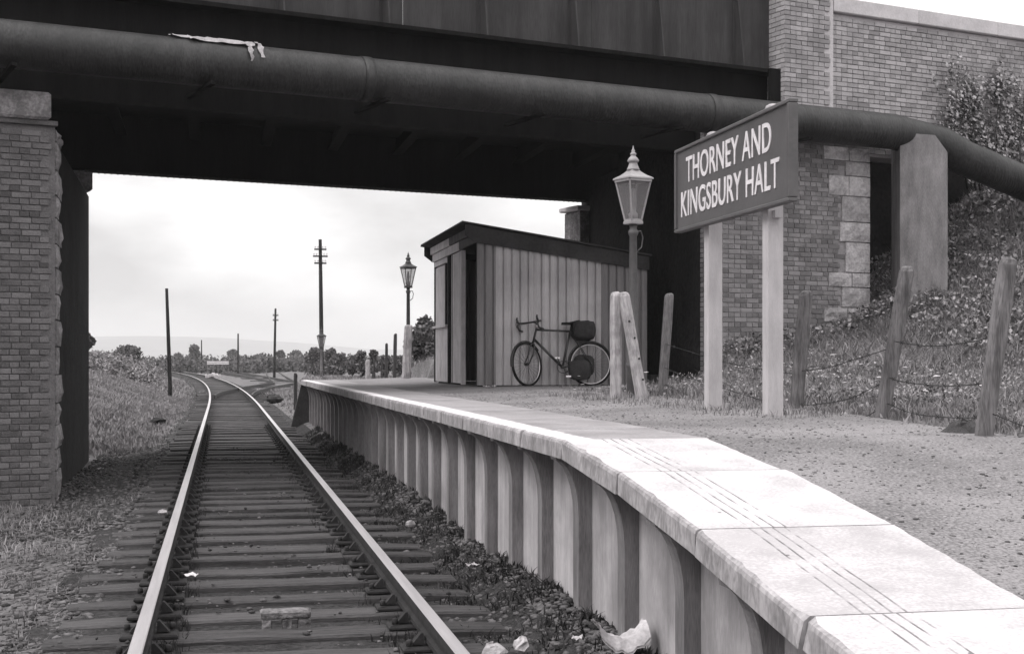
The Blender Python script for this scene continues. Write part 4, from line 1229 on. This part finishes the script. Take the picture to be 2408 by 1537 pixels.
for (x, yb, D, h, w, m, lean, lab) in (
        (955, 884, 33.8, 1.22, 0.20, 'old_wood', 0.05, 'thick mottled white post standing in front of the middle lantern'),
        (865, 886, 36.0, 0.44, 0.13, 'old_wood', 0.0, 'short pale stump with rounded top on the far platform'),
        (928, 880, 40.0, 1.15, 0.10, 'dark_wood', 0.02, 'tall thin black post among the bushes left of the shelter'),
        (909, 880, 41.0, 0.90, 0.08, 'dark_wood', 0.0, 'thin dark post left of the tall black post'),
        (695, 896, 34.6, 0.20, 0.09, 'dark_wood', 0.0, 'small black marker post at the far end of the platform edge'),
        (898, 884, 42.5, 0.62, 0.07, 'dark_wood', 0.0, 'low dark stake second from the pale stump'),
        (880, 884, 42.5, 0.52, 0.07, 'dark_wood', 0.0, 'low dark stake just right of the pale stump')):
    p = at(x, yb, D)
    b = MB(); post_mesh(b, h, w, w * 0.8, (lean, 0), 0.7)
    o = b.build('post', M[m], None, p); tag(o, lab, 'post', 'loose posts near the far platform end' if D > 30 else None)

# ------------------------------------------------------------------ poles
def pole(x, yb, yt, D, r, label, arms=0, xt=None):
    p = at(x, yb, D); h = (yb - yt) / F * D
    ln = 0 if xt is None else (xt - x) / F * D
    P = thing('telegraph_pole', p, label, 'pole', 'poles along the line')
    b = MB(); b.tube([(0, 0, -2.0), (0, 0, 0), (ln * 0.5 * CY, 0, h * 0.5), (ln * CY, 0, h)], [r * 1.05, r, r * 0.9, r * 0.72], 10)
    b.build('shaft', M['pole'], P)
    for k in range(arms):
        z = h - 0.55 - k * 0.38; c = MB(); hw = (0.40 if k == 1 else 0.33) if arms > 2 else 0.22
        c.bar((ln * CY - hw, -0.1, z), (ln * CY + hw, -0.1, z), 0.07, 0.08)
        a = c.build('crossarm', M['pole'], P)
        for xx in (-hw + 0.05, -hw + 0.2, hw - 0.2, hw - 0.05)[::1 if arms > 2 else 3]:
            i_ = MB(); i_.lathe([(0.012, z + 0.04), (0.012, z + 0.09), (0.04, z + 0.10), (0.045, z + 0.15), (0.02, z + 0.2)], 8, ln * CY + xx, -0.1)
            i_.build('insulator', M['white_paint'], a)
    return P
pole(400, 907, 678, 58, 0.085, 'bare dark pole without arms standing left of the line', 0, 392)
pole(757, 884, 563, 78, 0.125, 'tall dark telegraph pole with three short crossarms behind the far lantern', 3, 753)
pole(645, 880, 725, 112, 0.11, 'slender telegraph pole between the bare pole and the tallest one', 2, 648)
pole(560, 868, 784, 165, 0.12, 'distant thin pole left of the slender one', 0)
pole(474, 866, 799, 210, 0.11, 'faintest and farthest pole, just right of the square tree', 0)
# telephone wires from the tall pole past the bridge
# low white boarding in the far distance
p0 = at(487, 856, 160)
wb = thing('white_barrier', p0, 'long low white-painted barrier boards in the far distance by the line', 'barrier')
L_ = (537 - 487) / F * 160
for zz in (0.0, 0.2):
    b = MB(); b.box(0, L_, -0.02, 0.02, zz, zz + 0.14); b.build('plank', M['white_paint'], wb)
for xx in np.linspace(0.05, L_ - 0.05, 5):
    b = MB(); b.box(xx - 0.05, xx + 0.05, 0.021, 0.1, -2.0, 0.4); b.build('post', M['grey_wood'], wb)
p0 = at(503, 882, 112)
hp = MB()
for k in range(46):
    x_, y_ = random.gauss(0, 0.24), random.gauss(0, 0.2)
    s_ = random.uniform(0.04, 0.09); z_ = max(0, 0.15 - 0.4 * math.hypot(x_, y_))
    hp.bevbox(x_ - s_, x_ + s_, y_ - s_, y_ + s_, z_ - 0.2, z_ + s_, s_ * 0.4, s_ * 0.2)
o = hp.build('stone_heap', M['paper'], None, p0); tag(o, kind='stuff')

# ------------------------------------------------------------------ small loose things
def lump(name, x, y, D, s, m, label, cat, flat=0.6, z=None, seed=0, group=None):
    r_ = random.Random(seed + x)
    p = at(x, y, D)
    b = MB(); n, k = 9, 6; vs = []; fs = []
    for i in range(k + 1):
        ph = -math.pi / 2 + math.pi * i / k
        for j in range(n):
            t = 2 * math.pi * j / n; q = 1 + r_.uniform(-.28, .28)
            vs.append((s[0] * math.cos(ph) * math.cos(t) * q, s[1] * math.cos(ph) * math.sin(t) * q, s[2] * math.sin(ph) * (1 + r_.uniform(-.2, .2))))
    for i in range(k):
        for j in range(n): fs.append((i * n + j, i * n + (j + 1) % n, (i + 1) * n + (j + 1) % n, (i + 1) * n + j))
    b.add(vs, fs)
    o = b.build(name, M[m], None, p); return tag(o, label, cat, group)
lump('stone', 1160, 1532, 6.72, (0.062, 0.05, 0.045), 'pale_stone', 'pale stone in the ballast at the bottom edge, right of the right rail', 'stone')
lump('stone', 1226, 1516, 6.80, (0.036, 0.03, 0.04), 'pale_stone', 'smaller upright pale stone next to the stone at the bottom edge', 'stone')
lump('stone', 966, 1231, 12.9, (0.05, 0.05, 0.035), 'pale_stone', 'light rounded stone between the right rail and the platform wall', 'stone')
lump('stone', 238, 1108, 22.6, (0.14, 0.10, 0.06), 'paper', 'white stone at the foot of the left bridge abutment', 'stone')
lump('stone', 186, 1218, 15.6, (0.10, 0.07, 0.05), 'pale_stone', 'pale stone in the cess below the left brick abutment', 'stone')
lump('stone', 382, 1204, 14.1, (0.05, 0.04, 0.03), 'pale_stone', 'pale stone just left of the left rail', 'stone')
lump('clod', 372, 990, 36, (0.20, 0.18, 0.10), 'grass_dark', 'dark clod on the grass bank left of the line', 'clod')
lump('clod', 646, 937, 49, (0.28, 0.24, 0.16), 'grass_dark', 'dark clod in the grass right of the siding turnout', 'clod')
lump('tree_stump', 2262, 1020, 8.6, (0.12, 0.10, 0.09), 'dark_wood', 'dark stump of rotten wood at the foot of the nearest fence post', 'stump')
def scrap(x, y, D, w, d, label, seed):
    r_ = random.Random(seed); p = at(x, y, D); b = MB(); n = 6; vs = []; fs = []
    for i in range(n + 1):
        for j in range(n + 1):
            u, v = i / n - .5, j / n - .5
            vs.append((u * w + r_.uniform(-.1, .1) * w / n, v * d + r_.uniform(-.1, .1) * d / n, r_.uniform(0, .16) * w + abs(u * v) * w * .5))
    for i in range(n):
        for j in range(n):
            a = i * (n + 1) + j; fs.append((a, a + 1, a + n + 2, a + n + 1))
    b.add(vs, fs); o = b.build('paper_scrap', M['paper'], None, p, (0, 0, r_.uniform(0, 3))); return tag(o, label, 'litter')
scrap(1112, 1330, 9.6, 0.10, 0.07, 'white flat paper scrap lying by the platform wall', 1)
scrap(1357, 1502, 7.1, 0.075, 0.05, 'curled white paper scrap near the nearest platform rib', 2)
scrap(450, 1354, 9.55, 0.09, 0.08, 'crumpled white paper on a sleeper close to the left rail', 3)
scrap(1151, 911, 21.6, 0.18, 0.12, 'white crumpled paper on the platform by the shelter corner', 4)
# torn sack by the nearest rib
p = at(1462, 1508, 6.75)
b = MB(); vs = []; fs = []; n, k = 14, 5
for i in range(n + 1):
    for j in range(k + 1):
        u, v = i / n, j / k
        vs.append(((u - 0.5) * 0.24 + random.uniform(-.006, .006), (v - 0.5) * 0.16, 0.02 + 0.07 * (2 * u - 1) ** 2 + random.uniform(-.01, .012) - 0.05 * (v < 0.1)))
for i in range(n):
    for j in range(k):
        a = i * (k + 1) + j; fs.append((a, a + 1, a + k + 2, a + k + 1))
m0 = len(vs)
vs += [(x_, y_, z_ - 0.012) for (x_, y_, z_) in vs]
fs += [tuple(m0 + q_ for q_ in f_)[::-1] for f_ in fs[:]]
b.add(vs, fs, True)
o = b.build('paper_sack', M['paper'], None, p); tag(o, 'torn white paper sack curled round the foot of a platform rib', 'litter')
# broken timber block between the rails
p = at(672, 1470, 8.35)
wbk = thing('timber_block', (p.x, p.y, -0.205), 'broken grey timber block lying across the sleepers between the rails', 'timber')
b = MB(); b.bevbox(-0.145, 0.145, -0.06, 0.06, 0.065, 0.115, 0.012, 0.006); b.build('top_piece', M['rotten_wood'], wbk)
for (x0, x1) in ((-0.14, -0.085), (-0.02, 0.03), (0.07, 0.14)):
    b = MB(); b.bevbox(x0, x1, -0.055, 0.05, -0.03, 0.066, 0.008, 0.005); b.build('foot_piece', M['rotten_wood'], wbk)

# ------------------------------------------------------------------ loose stones and chips
ICO_V, ICO_F = None, None
def ico():
    t = (1 + 5 ** 0.5) / 2
    v = np.array([(-1, t, 0), (1, t, 0), (-1, -t, 0), (1, -t, 0), (0, -1, t), (0, 1, t), (0, -1, -t), (0, 1, -t), (t, 0, -1), (t, 0, 1), (-t, 0, -1), (-t, 0, 1)], dtype=float)
    v /= np.linalg.norm(v[0])
    f = np.array([(0, 11, 5), (0, 5, 1), (0, 1, 7), (0, 7, 10), (0, 10, 11), (1, 5, 9), (5, 11, 4), (11, 10, 2), (10, 7, 6), (7, 1, 8), (3, 9, 4), (3, 4, 2), (3, 2, 6), (3, 6, 8), (3, 8, 9), (4, 9, 5), (2, 4, 11), (6, 2, 10), (8, 6, 7), (9, 8, 1)])
    return v, f
ICO_V, ICO_F = ico()
def chips(name, X, Y, Z, smin, smax, m, flat=0.7):
    n = len(X)
    s = (smin + (smax - smin) * rng.random(n) ** 2.2)
    V_ = ICO_V[None] * (1 + rng.uniform(-.3, .3, (n, 12, 1)))
    V_ = V_ * (s[:, None, None] * np.stack([rng.uniform(.7, 1.3, n), rng.uniform(.7, 1.3, n), rng.uniform(.5, .9, n) * flat], -1)[:, None, :])
    V_ = V_ + np.stack([X, Y, Z], -1)[:, None, :]
    F_ = ICO_F[None] + (np.arange(n) * 12)[:, None, None]
    o = link(name, np_mesh(name, V_.reshape(-1, 3), F_.reshape(-1, 3), m)); tag(o, kind='stuff'); return o
n = 22000
Y_ = 4 + 26 * rng.random(n) ** 1.8; a_ = rng.uniform(-1.55, 1.62, n)
X_ = a_ + track_x(Y_)
chips('ballast', X_, Y_, np.where(np.abs(a_) < 1.5, -0.258, terrain_z(X_, Y_)) + 0.004, 0.008, 0.030, M['stone_chip'])
n = 2600
Y_ = 4 + 22 * rng.random(n) ** 1.6; a_ = rng.normal(0, 0.9, n); kp = (np.abs(a_) < 1.3) & (np.abs(np.abs(a_) - .7525) > .07) & (np.sin(Y_ * 2.3 + a_ * 4) + rng.normal(0, .5, n) > 0.5)
Y_, a_ = Y_[kp], a_[kp]
chips('ballast', a_ + track_x(Y_), Y_, np.full(len(a_), -0.187), 0.008, 0.024, M['stone_chip'])
n = 5000
Y_ = rng.uniform(14, 27.5, n); X_ = TX - 1.3 - 1.25 * rng.random(n)
chips('cess_stones', X_, Y_, terrain_z(X_, Y_) + 0.018, 0.006, 0.036, M['stone_chip'])
n = 15000
Y_ = 5 + 14 * rng.random(n) ** 1.3; X_ = TX - 1.15 - 3.4 * rng.random(n) ** 1.3
chips('cess_stones', X_, Y_, terrain_z(X_, Y_) + 0.004, 0.006, 0.036, M['cess_chip'])
n = 6500
Y_ = 3.5 + 16 * rng.random(n) ** 1.6; X_ = 2.66 + 2.1 * rng.random(n)
chips('platform_grit', X_, Y_, gravel_z(X_, Y_) - np.where(X_ > 4.55, (X_ - 4.55) * .25, 0) + 0.001, 0.003, 0.013, M['grit'])

# ------------------------------------------------------------------ grass and weeds
def blades(name, X, Y, Z, hmin, hmax, wd, m, bend=0.6):
    n = len(X)
    h = hmin + (hmax - hmin) * rng.random(n) ** 1.6
    th = rng.uniform(0, 6.283, n); dx, dy = np.cos(th), np.sin(th)
    ph = rng.uniform(0, 6.283, n); bx, by = np.cos(ph) * h * bend * rng.random(n), np.sin(ph) * h * bend * rng.random(n)
    w = wd * rng.uniform(0.5, 1.3, n)
    P = np.zeros((n, 5, 3))
    P[:, 0] = np.stack([X - dx * w, Y - dy * w, Z - 0.02], -1)
    P[:, 1] = np.stack([X + dx * w, Y + dy * w, Z - 0.02], -1)
    P[:, 2] = np.stack([X + dx * w * .7 + bx * .35, Y + dy * w * .7 + by * .35, Z + h * .6], -1)
    P[:, 3] = np.stack([X - dx * w * .7 + bx * .35, Y - dy * w * .7 + by * .35, Z + h * .6], -1)
    P[:, 4] = np.stack([X + bx, Y + by, Z + h], -1)
    b_ = (np.arange(n) * 5)[:, None]
    F_ = np.concatenate([b_ + np.array([0, 1, 2]), b_ + np.array([0, 2, 3]), b_ + np.array([3, 2, 4])])
    o = link(name, np_mesh(name, P.reshape(-1, 3), F_, m)); tag(o, kind='stuff'); return o
def clump_pts(n, x0, x1, y0, y1, per=14, sp=0.13, keep=None):
    k = n // per
    cx = rng.uniform(x0, x1, k); cy = rng.uniform(y0, y1, k)
    if keep is not None:
        q_ = keep(cx, cy); cx, cy = cx[q_], cy[q_]
    k = len(cx)
    X = (cx[:, None] + rng.normal(0, sp, (k, per))).ravel(); Y = (cy[:, None] + rng.normal(0, sp, (k, per))).ravel()
    return X, Y
# rough grass between the platform fence and the bank
gkeep = lambda x, y: (x > 4.4 + 0.25 * np.sin(y * 2.1) + np.where(y < 9.5, (9.5 - y) * .1, 0)) & (x < 0.9 * y) & ~((x > 6.9) & (y > 21.0 + (x - 7.3) * 0.29) & (x < 10.6)) & ~((x > 3.7) & (x < 7) & (y > 20.9))
X_, Y_ = clump_pts(120000, 4.2, 13.8, 7.0, 23.5, per=16, sp=0.11, keep=gkeep)
blades('grass', X_, Y_, terrain_z(X_, Y_), 0.02, 0.13, 0.0065, M['grass'], 1.2)
X_, Y_ = clump_pts(15000, 4.3, 13.8, 8.5, 23.5, per=22, sp=0.07, keep=gkeep)
blades('grass', X_, Y_, terrain_z(X_, Y_), 0.06, 0.20, 0.005, M['grass'], 1.0)
X_, Y_ = clump_pts(2600, 3.7, 4.5, 9.4, 16.5, per=9, sp=0.06)
blades('grass', X_, Y_, np.maximum(gravel_z(X_, Y_) - np.where(X_ > 4.55, (X_ - 4.55) * .25, 0), terrain_z(X_, Y_)), 0.01, 0.07, 0.004, M['grass'], 1.2)
# left bank beyond the bridge
X_, Y_ = clump_pts(120000, -9.0, -1.35, 26.5, 62, per=12, sp=0.22, keep=lambda x, y: (x > -0.16 * y) & (x < TX - 1.75))
blades('grass', X_, Y_, terrain_z(X_, Y_), 0.03, 0.13, 0.013, M['dry_grass'], 1.4)
X_, Y_ = clump_pts(50000, -16, -1.5, 60, 125, per=12, sp=0.35, keep=lambda x, y: (x > -0.16 * y) & (x < track_x(y) - 1.9))
blades('grass', X_, Y_, terrain_z(X_, Y_), 0.04, 0.18, 0.03, M['dry_grass'], 1.4)
# left foreground and under the wall
X_, Y_ = clump_pts(42000, -4.6, -1.0, 5.5, 18.0, per=12, sp=0.1, keep=lambda x, y: rng.random(len(x)) < np.clip((-x - 0.9) / 1.6, 0.1, 1) * (0.35 + 0.65 * (np.sin(x * 3.1 + y) * np.cos(y * 1.7 - x) > -0.2)))
blades('grass', X_, Y_, terrain_z(X_, Y_), 0.015, 0.10, 0.0055, M['grass'], 1.3)
# dark weeds along the foot of the platform wall
X_, Y_ = clump_pts(34000, 1.45, 2.02, 4.5, 30, per=22, sp=0.05, keep=lambda x, y: np.sin(y * 3.7 + x * 5) * np.cos(y * 1.9) + rng.normal(0, .35, len(x)) > -0.15)
X_ = np.minimum(X_, 2.02)
blades('weeds', X_, Y_, terrain_z(X_, Y_) - 0.01, 0.015, 0.085, 0.007, M['grass_dark'], 1.4)
n = 8000
Y_ = 4.5 + 22 * rng.random(n) ** 1.5; X_ = 1.35 + 0.68 * rng.random(n) ** 0.7
chips('wall_foot_dirt', X_, Y_, terrain_z(X_, Y_) + 0.004, 0.008, 0.034, M['stone_chip'])
X_, Y_ = clump_pts(4500, 0.85, 1.15, 4.5, 24, per=12, sp=0.035, keep=lambda x, y: rng.random(len(x)) < 0.8)
blades('weeds', X_, Y_, np.full(len(X_), -0.25), 0.02, 0.11, 0.006, M['grass_dark'])
X_, Y_ = clump_pts(9000, -0.42, -0.22, 4.5, 22, per=12, sp=0.03, keep=lambda x, y: rng.random(len(x)) < 0.8)
blades('weeds', X_, Y_, np.full(len(X_), -0.25), 0.02, 0.11, 0.006, M['grass_dark'])
# flat ground beyond
X_, Y_ = clump_pts(30000, 0.8, 12, 37, 75, per=10, sp=0.3, keep=lambda x, y: (x - track_x(y) > 1.9))
blades('grass', X_, Y_, terrain_z(X_, Y_), 0.03, 0.16, 0.02, M['dry_grass'], 1.1)
# white flower heads and scraps in the grass
n = 80
fx_ = rng.uniform(4.4, 9.5, n); fy_ = rng.uniform(10, 20.5, n)
kp = (fx_ < 0.6 * fy_)
fx_, fy_ = fx_[kp], fy_[kp]
chips('wild_flowers', fx_, fy_, terrain_z(fx_, fy_) + rng.uniform(0.05, 0.3, len(fx_)), 0.015, 0.055, M['flower'], 0.25)

# ------------------------------------------------------------------ leaves: brambles, ivy, trees
def leaves(name, C, size, m, parent=None, aspect=0.7, flat=None, loc=(0, 0, 0)):
    C = np.asarray(C, dtype=float) - np.asarray(loc)
    n = len(C)
    s = size * rng.uniform(0.5, 1.4, n)
    u = rng.normal(size=(n, 3)); u /= np.linalg.norm(u, axis=1)[:, None]
    if flat is not None:
        w = np.asarray(flat)[None] + rng.normal(0, 0.45, (n, 3)); w /= np.linalg.norm(w, axis=1)[:, None]
        u = np.cross(w, u); u /= np.linalg.norm(u, axis=1)[:, None]; v = np.cross(w, u)
    else:
        v = rng.normal(size=(n, 3)); v -= (v * u).sum(1)[:, None] * u; v /= np.linalg.norm(v, axis=1)[:, None]
    w = np.cross(u, v)
    P = np.stack([C - u * s[:, None], C + v * (s * aspect)[:, None] + w * (s * .2)[:, None], C + u * s[:, None], C - v * (s * aspect)[:, None] + w * (s * .2)[:, None]], 1)
    F_ = np.arange(n * 4).reshape(n, 4)
    return link(name, np_mesh(name, P.reshape(-1, 3), F_, m), parent)
def blob(n, c, r, shell=0.55):
    d = rng.normal(size=(n, 3)); d /= np.linalg.norm(d, axis=1)[:, None]
    k = (shell + (1 - shell) * rng.random(n))[:, None]
    return np.asarray(c)[None] + d * k * np.asarray(r)[None] * (1 + 0.18 * np.sin(d[:, :1] * 7 + c[0]) * np.cos(d[:, 2:3] * 6 + c[1]))
# broad-leaved weeds in the grass
X_, Y_ = clump_pts(24000, 4.3, 13.8, 8.5, 23.0, per=40, sp=0.16, keep=gkeep)
C_ = np.stack([X_, Y_, terrain_z(X_, Y_) + 0.02 + 0.11 * rng.random(len(X_))], -1)
o = leaves('broad_weeds', C_, 0.019, M['scrub_leaf']); tag(o, kind='stuff')
# brambles on the bank right of the pillar
X_, Y_ = clump_pts(60000, 9.0, 16.5, 17.5, 24.5, per=18, sp=0.12, keep=lambda x, y: (y > 18.0 + 0.4 * np.sin(x * 2)) & ~((x > 6.9) & (y > 21.0 + (x - 7.3) * 0.29) & (x < 10.6)))
blades('grass', X_, Y_, terrain_z(X_, Y_), 0.05, 0.26, 0.009, M['dry_grass'], 1.3)
n = 15000
bx_ = rng.uniform(10.6, 16.5, n); by_ = rng.uniform(18.2, 24.5, n)
hgt = 0.12 + 0.22 * np.abs(np.sin(bx_ * 1.7 + by_) * np.cos(by_ * 1.3 - bx_ * .8))
C_ = np.stack([bx_, by_, terrain_z(bx_, by_) + hgt * rng.random(n) ** 0.5], -1)
C_ = C_[(by_ > 18.6 + 0.25 * np.sin(bx_ * 3))]
o = leaves('brambles', C_, 0.038, M['scrub_leaf']); tag(o, kind='stuff')
n = 1800
bx_ = rng.uniform(6.9, 12.0, n); by_ = 20.6 + (bx_ - 7.3) * 0.27 + rng.normal(0, 0.16, n)
C_ = np.stack([bx_, by_, terrain_z(bx_, by_) + 0.3 * rng.random(n)], -1)
o = leaves('wall_foot_weeds', C_, 0.035, M['scrub_leaf']); tag(o, kind='stuff')
# ivy on the parapet wall
iv = thing('ivy_bush', on_near(14.6, 4.9, 0.0), 'leafy climbing bush spreading over the right part of the brick wall', 'climbing plant', rz=SK)
il = []
for (cx, cz, rx, rz_, k) in ((0.6, 0.55, 0.75, 0.42, 900), (1.2, 0.2, 0.8, 0.5, 900), (0.2, 0.15, 0.5, 0.3, 420), (0.75, 1.0, 0.34, 0.5, 380), (1.35, 1.2, 0.3, 0.55, 260), (1.9, 0.6, 0.7, 0.8, 800), (0.35, 1.05, 0.12, 0.4, 60), (2.4, -0.1, 1.2, 0.5, 700), (1.0, -0.3, 0.7, 0.3, 350)):
    q_ = blob(k, (cx, -0.02, cz), (rx, 0.15, rz_), 0.2)
    il.append(q_)
il = np.concatenate(il); il[:, 1] = -0.01 - np.abs(il[:, 1]) + 0.06
for k in range(26):
    sx, sz_ = rng.uniform(-0.1, 2.2), rng.uniform(0.5, 1.2); dx_ = rng.normal(0, .12); ln_ = rng.uniform(0.25, 0.75)
    t_ = rng.random(34)
    il = np.concatenate([il, np.stack([sx + dx_ * t_ + rng.normal(0, .03, 34), -0.03 - 0.08 * rng.random(34), sz_ + ln_ * t_], -1)])
leaves('foliage', il, 0.036, M['ivy'], iv, flat=(0.2, -1, 0.5))
b = MB()
for (x0, x1, z1) in ((0.7, 0.75, 1.5), (1.2, 1.4, 1.75), (0.4, 0.35, 1.45), (1.8, 2.0, 1.5), (0.6, 0.1, 0.5)):
    b.tube([(x0 + 0.2, -0.03, -0.6), (x0, -0.06, 0.2), ((x0 + x1) / 2 + 0.03, -0.05, z1 * 0.6), (x1, 0.0, z1)], [0.018, 0.014, 0.009, 0.004], 6)
b.build('stem', M['bark'], iv)

def tree(name, x, yb, D, w, h, label, cat, n=900, leaf=0.14, m='leaf', group=None, lobes=7, trunk=True, seed=1):
    p = at(x, yb, D)
    T = thing(name, p, label, cat, group)
    pr = random.Random(seed)
    cs_ = []
    for k in range(lobes):
        f = pr.random()
        cz = h * (0.25 + 0.62 * f) if trunk else h * (0.12 + 0.7 * f)
        rr = w * 0.5 * (0.36 + 0.26 * pr.random()) * (1.1 - 0.45 * abs(f - 0.35))
        an = pr.uniform(0, 6.28); ro = w * 0.5 * pr.uniform(0.05, 0.55) * (1.05 - 0.6 * f)
        cs_.append(blob(n // lobes, (ro * math.cos(an), ro * math.sin(an), cz), (rr, rr, min(rr * 0.9, h * 0.34)), 0.35))
    C_ = np.concatenate(cs_)
    o = leaves('crown', C_, leaf, M[m], T)
    b = MB()
    b.tube([(0, 0, -1.2), (0.02 * w, 0, h * 0.25), (-0.01 * w, 0.01, h * 0.6)], [0.035 * h, 0.028 * h, 0.012 * h], 7)
    for k in range(5):
        an = pr.uniform(0, 6.28); zz = h * pr.uniform(0.2, 0.5)
        b.tube([(0, 0, zz), (w * .16 * math.cos(an), w * .16 * math.sin(an), zz + h * .16), (w * .3 * math.cos(an), w * .3 * math.sin(an), zz + h * .3)], [0.015 * h, 0.009 * h, 0.003 * h], 5)
    b.build('trunk', M['bark'], T)
    return T
tree('bush', 1000, 886, 46, 1.45, 2.05, 'tall bushy tree rising beside the left edge of the shelter', 'tree', 4200, 0.065, seed=3, lobes=12)
tree('bush', 1022, 886, 44, 1.2, 1.2, 'lower bush at the foot of the tall one, touching the shelter', 'bush', 1600, 0.06, seed=4, trunk=False)
for i, (x, yb, D, w, h, lab) in enumerate((
        (848, 884, 52, 0.75, 1.05, 'narrow dark shrub behind the short pale stump'),
        (876, 884, 54, 0.80, 1.15, 'round-topped shrub just right of the narrow one'),
        (828, 884, 56, 0.8, 0.85, 'low shrub left of the narrow dark shrub'),
        (905, 884, 50, 0.7, 0.75, 'low scrub bush around the thin dark posts'),
        (935, 884, 50, 0.8, 0.8, 'scrub bush at the foot of the mottled white post'),
        (790, 884, 70, 1.5, 1.2, 'wide dark bush right of the far lantern'),
        (735, 884, 90, 2.0, 1.9, 'tallish bush just left of the far lantern'),
        (775, 882, 85, 1.6, 1.75, 'dense bush filling the gap behind the far lantern'))):
    tree('bush', x, yb, D, w, h, lab, 'bush', 2200, 0.03 + 0.0005 * D, seed=20 + i, trunk=False, group='scrub beyond the platform')
for i, (x, yb, D, w, h, lab) in enumerate((
        (457, 866, 250, 3.4, 4.2, 'blocky tree in the hedge left of the farthest pole'),
        (548, 866, 260, 3.6, 3.2, 'rounded tree in the hedge behind the distant thin pole'),
        (660, 868, 260, 2.6, 3.5, 'narrow peaked tree right of the slender telegraph pole'),
        (300, 866, 120, 5.0, 1.7, 'broad pale bush on the rise left of the bare pole'),
        (205, 822, 62, 0.75, 0.75, 'dark leafy branch tip showing past the left abutment'),
        (420, 866, 240, 3.6, 2.4, 'low tree right of the bare pole in the far hedge'),
        (700, 870, 240, 4.5, 3.0, 'broad dark tree in the hedge left of the tall pole'),
        (610, 868, 300, 4.6, 3.1, 'wide tree in the hedge between the two thin poles'))):
    tree('tree', x, yb, D, w, h, lab, 'tree', 2600, 0.05 + 0.0007 * D, 'far_leaf', 'trees of the far hedge', seed=50 + i)
# left bank bushes and the far hedge as one mass
C_ = []
for k in range(260):
    x = rng.uniform(205, 1010); D = rng.uniform(170, 340)
    p = at(x, 0, D); z = float(terrain_z(np.array([p.x]), np.array([p.y]))[0])
    s = rng.uniform(0.9, 1.5) * D / 250
    C_.append(blob(260, (p.x, p.y, z + s * 0.9), (s * 1.8, s * 1.8, s * 1.25), 0.3))
o = leaves('far_hedge', np.concatenate(C_), 0.22, M['far_leaf']); tag(o, kind='stuff')
C_ = []
for k in range(120):
    x = rng.uniform(195, 420); D = rng.uniform(55, 125)
    p = at(x, 0, D); 
    if p.x > float(track_x(p.y)) - 3.4: continue
    z = float(terrain_z(np.array([p.x]), np.array([p.y]))[0])
    s = rng.uniform(0.25, 0.6) * (D / 90)
    C_.append(blob(420, (p.x, p.y, z + s * 0.5), (s * 1.3, s * 1.3, s), 0.3))
o = leaves('bank_scrub', np.concatenate(C_), 0.06, M['scrub_leaf']); tag(o, kind='stuff')

# ------------------------------------------------------------------ thin summer haze
hz = MB(); hz.box(-3300, 3300, -60, 6600, -14, 110)
hm = bpy.data.materials.new('haze'); hm.use_nodes = True
hn = hm.node_tree
for n_ in list(hn.nodes): hn.nodes.remove(n_)
ho = hn.nodes.new('ShaderNodeOutputMaterial'); hv = hn.nodes.new('ShaderNodeVolumePrincipled')
hv.inputs['Density'].default_value = 0.00038
hv.inputs['Color'].default_value = (0.98, 0.97, 0.975, 1)
hn.links.new(hv.outputs[0], ho.inputs['Volume'])
haze = hz.build('haze', hm); tag(haze, kind='stuff')
print('objects', len(scene.objects))
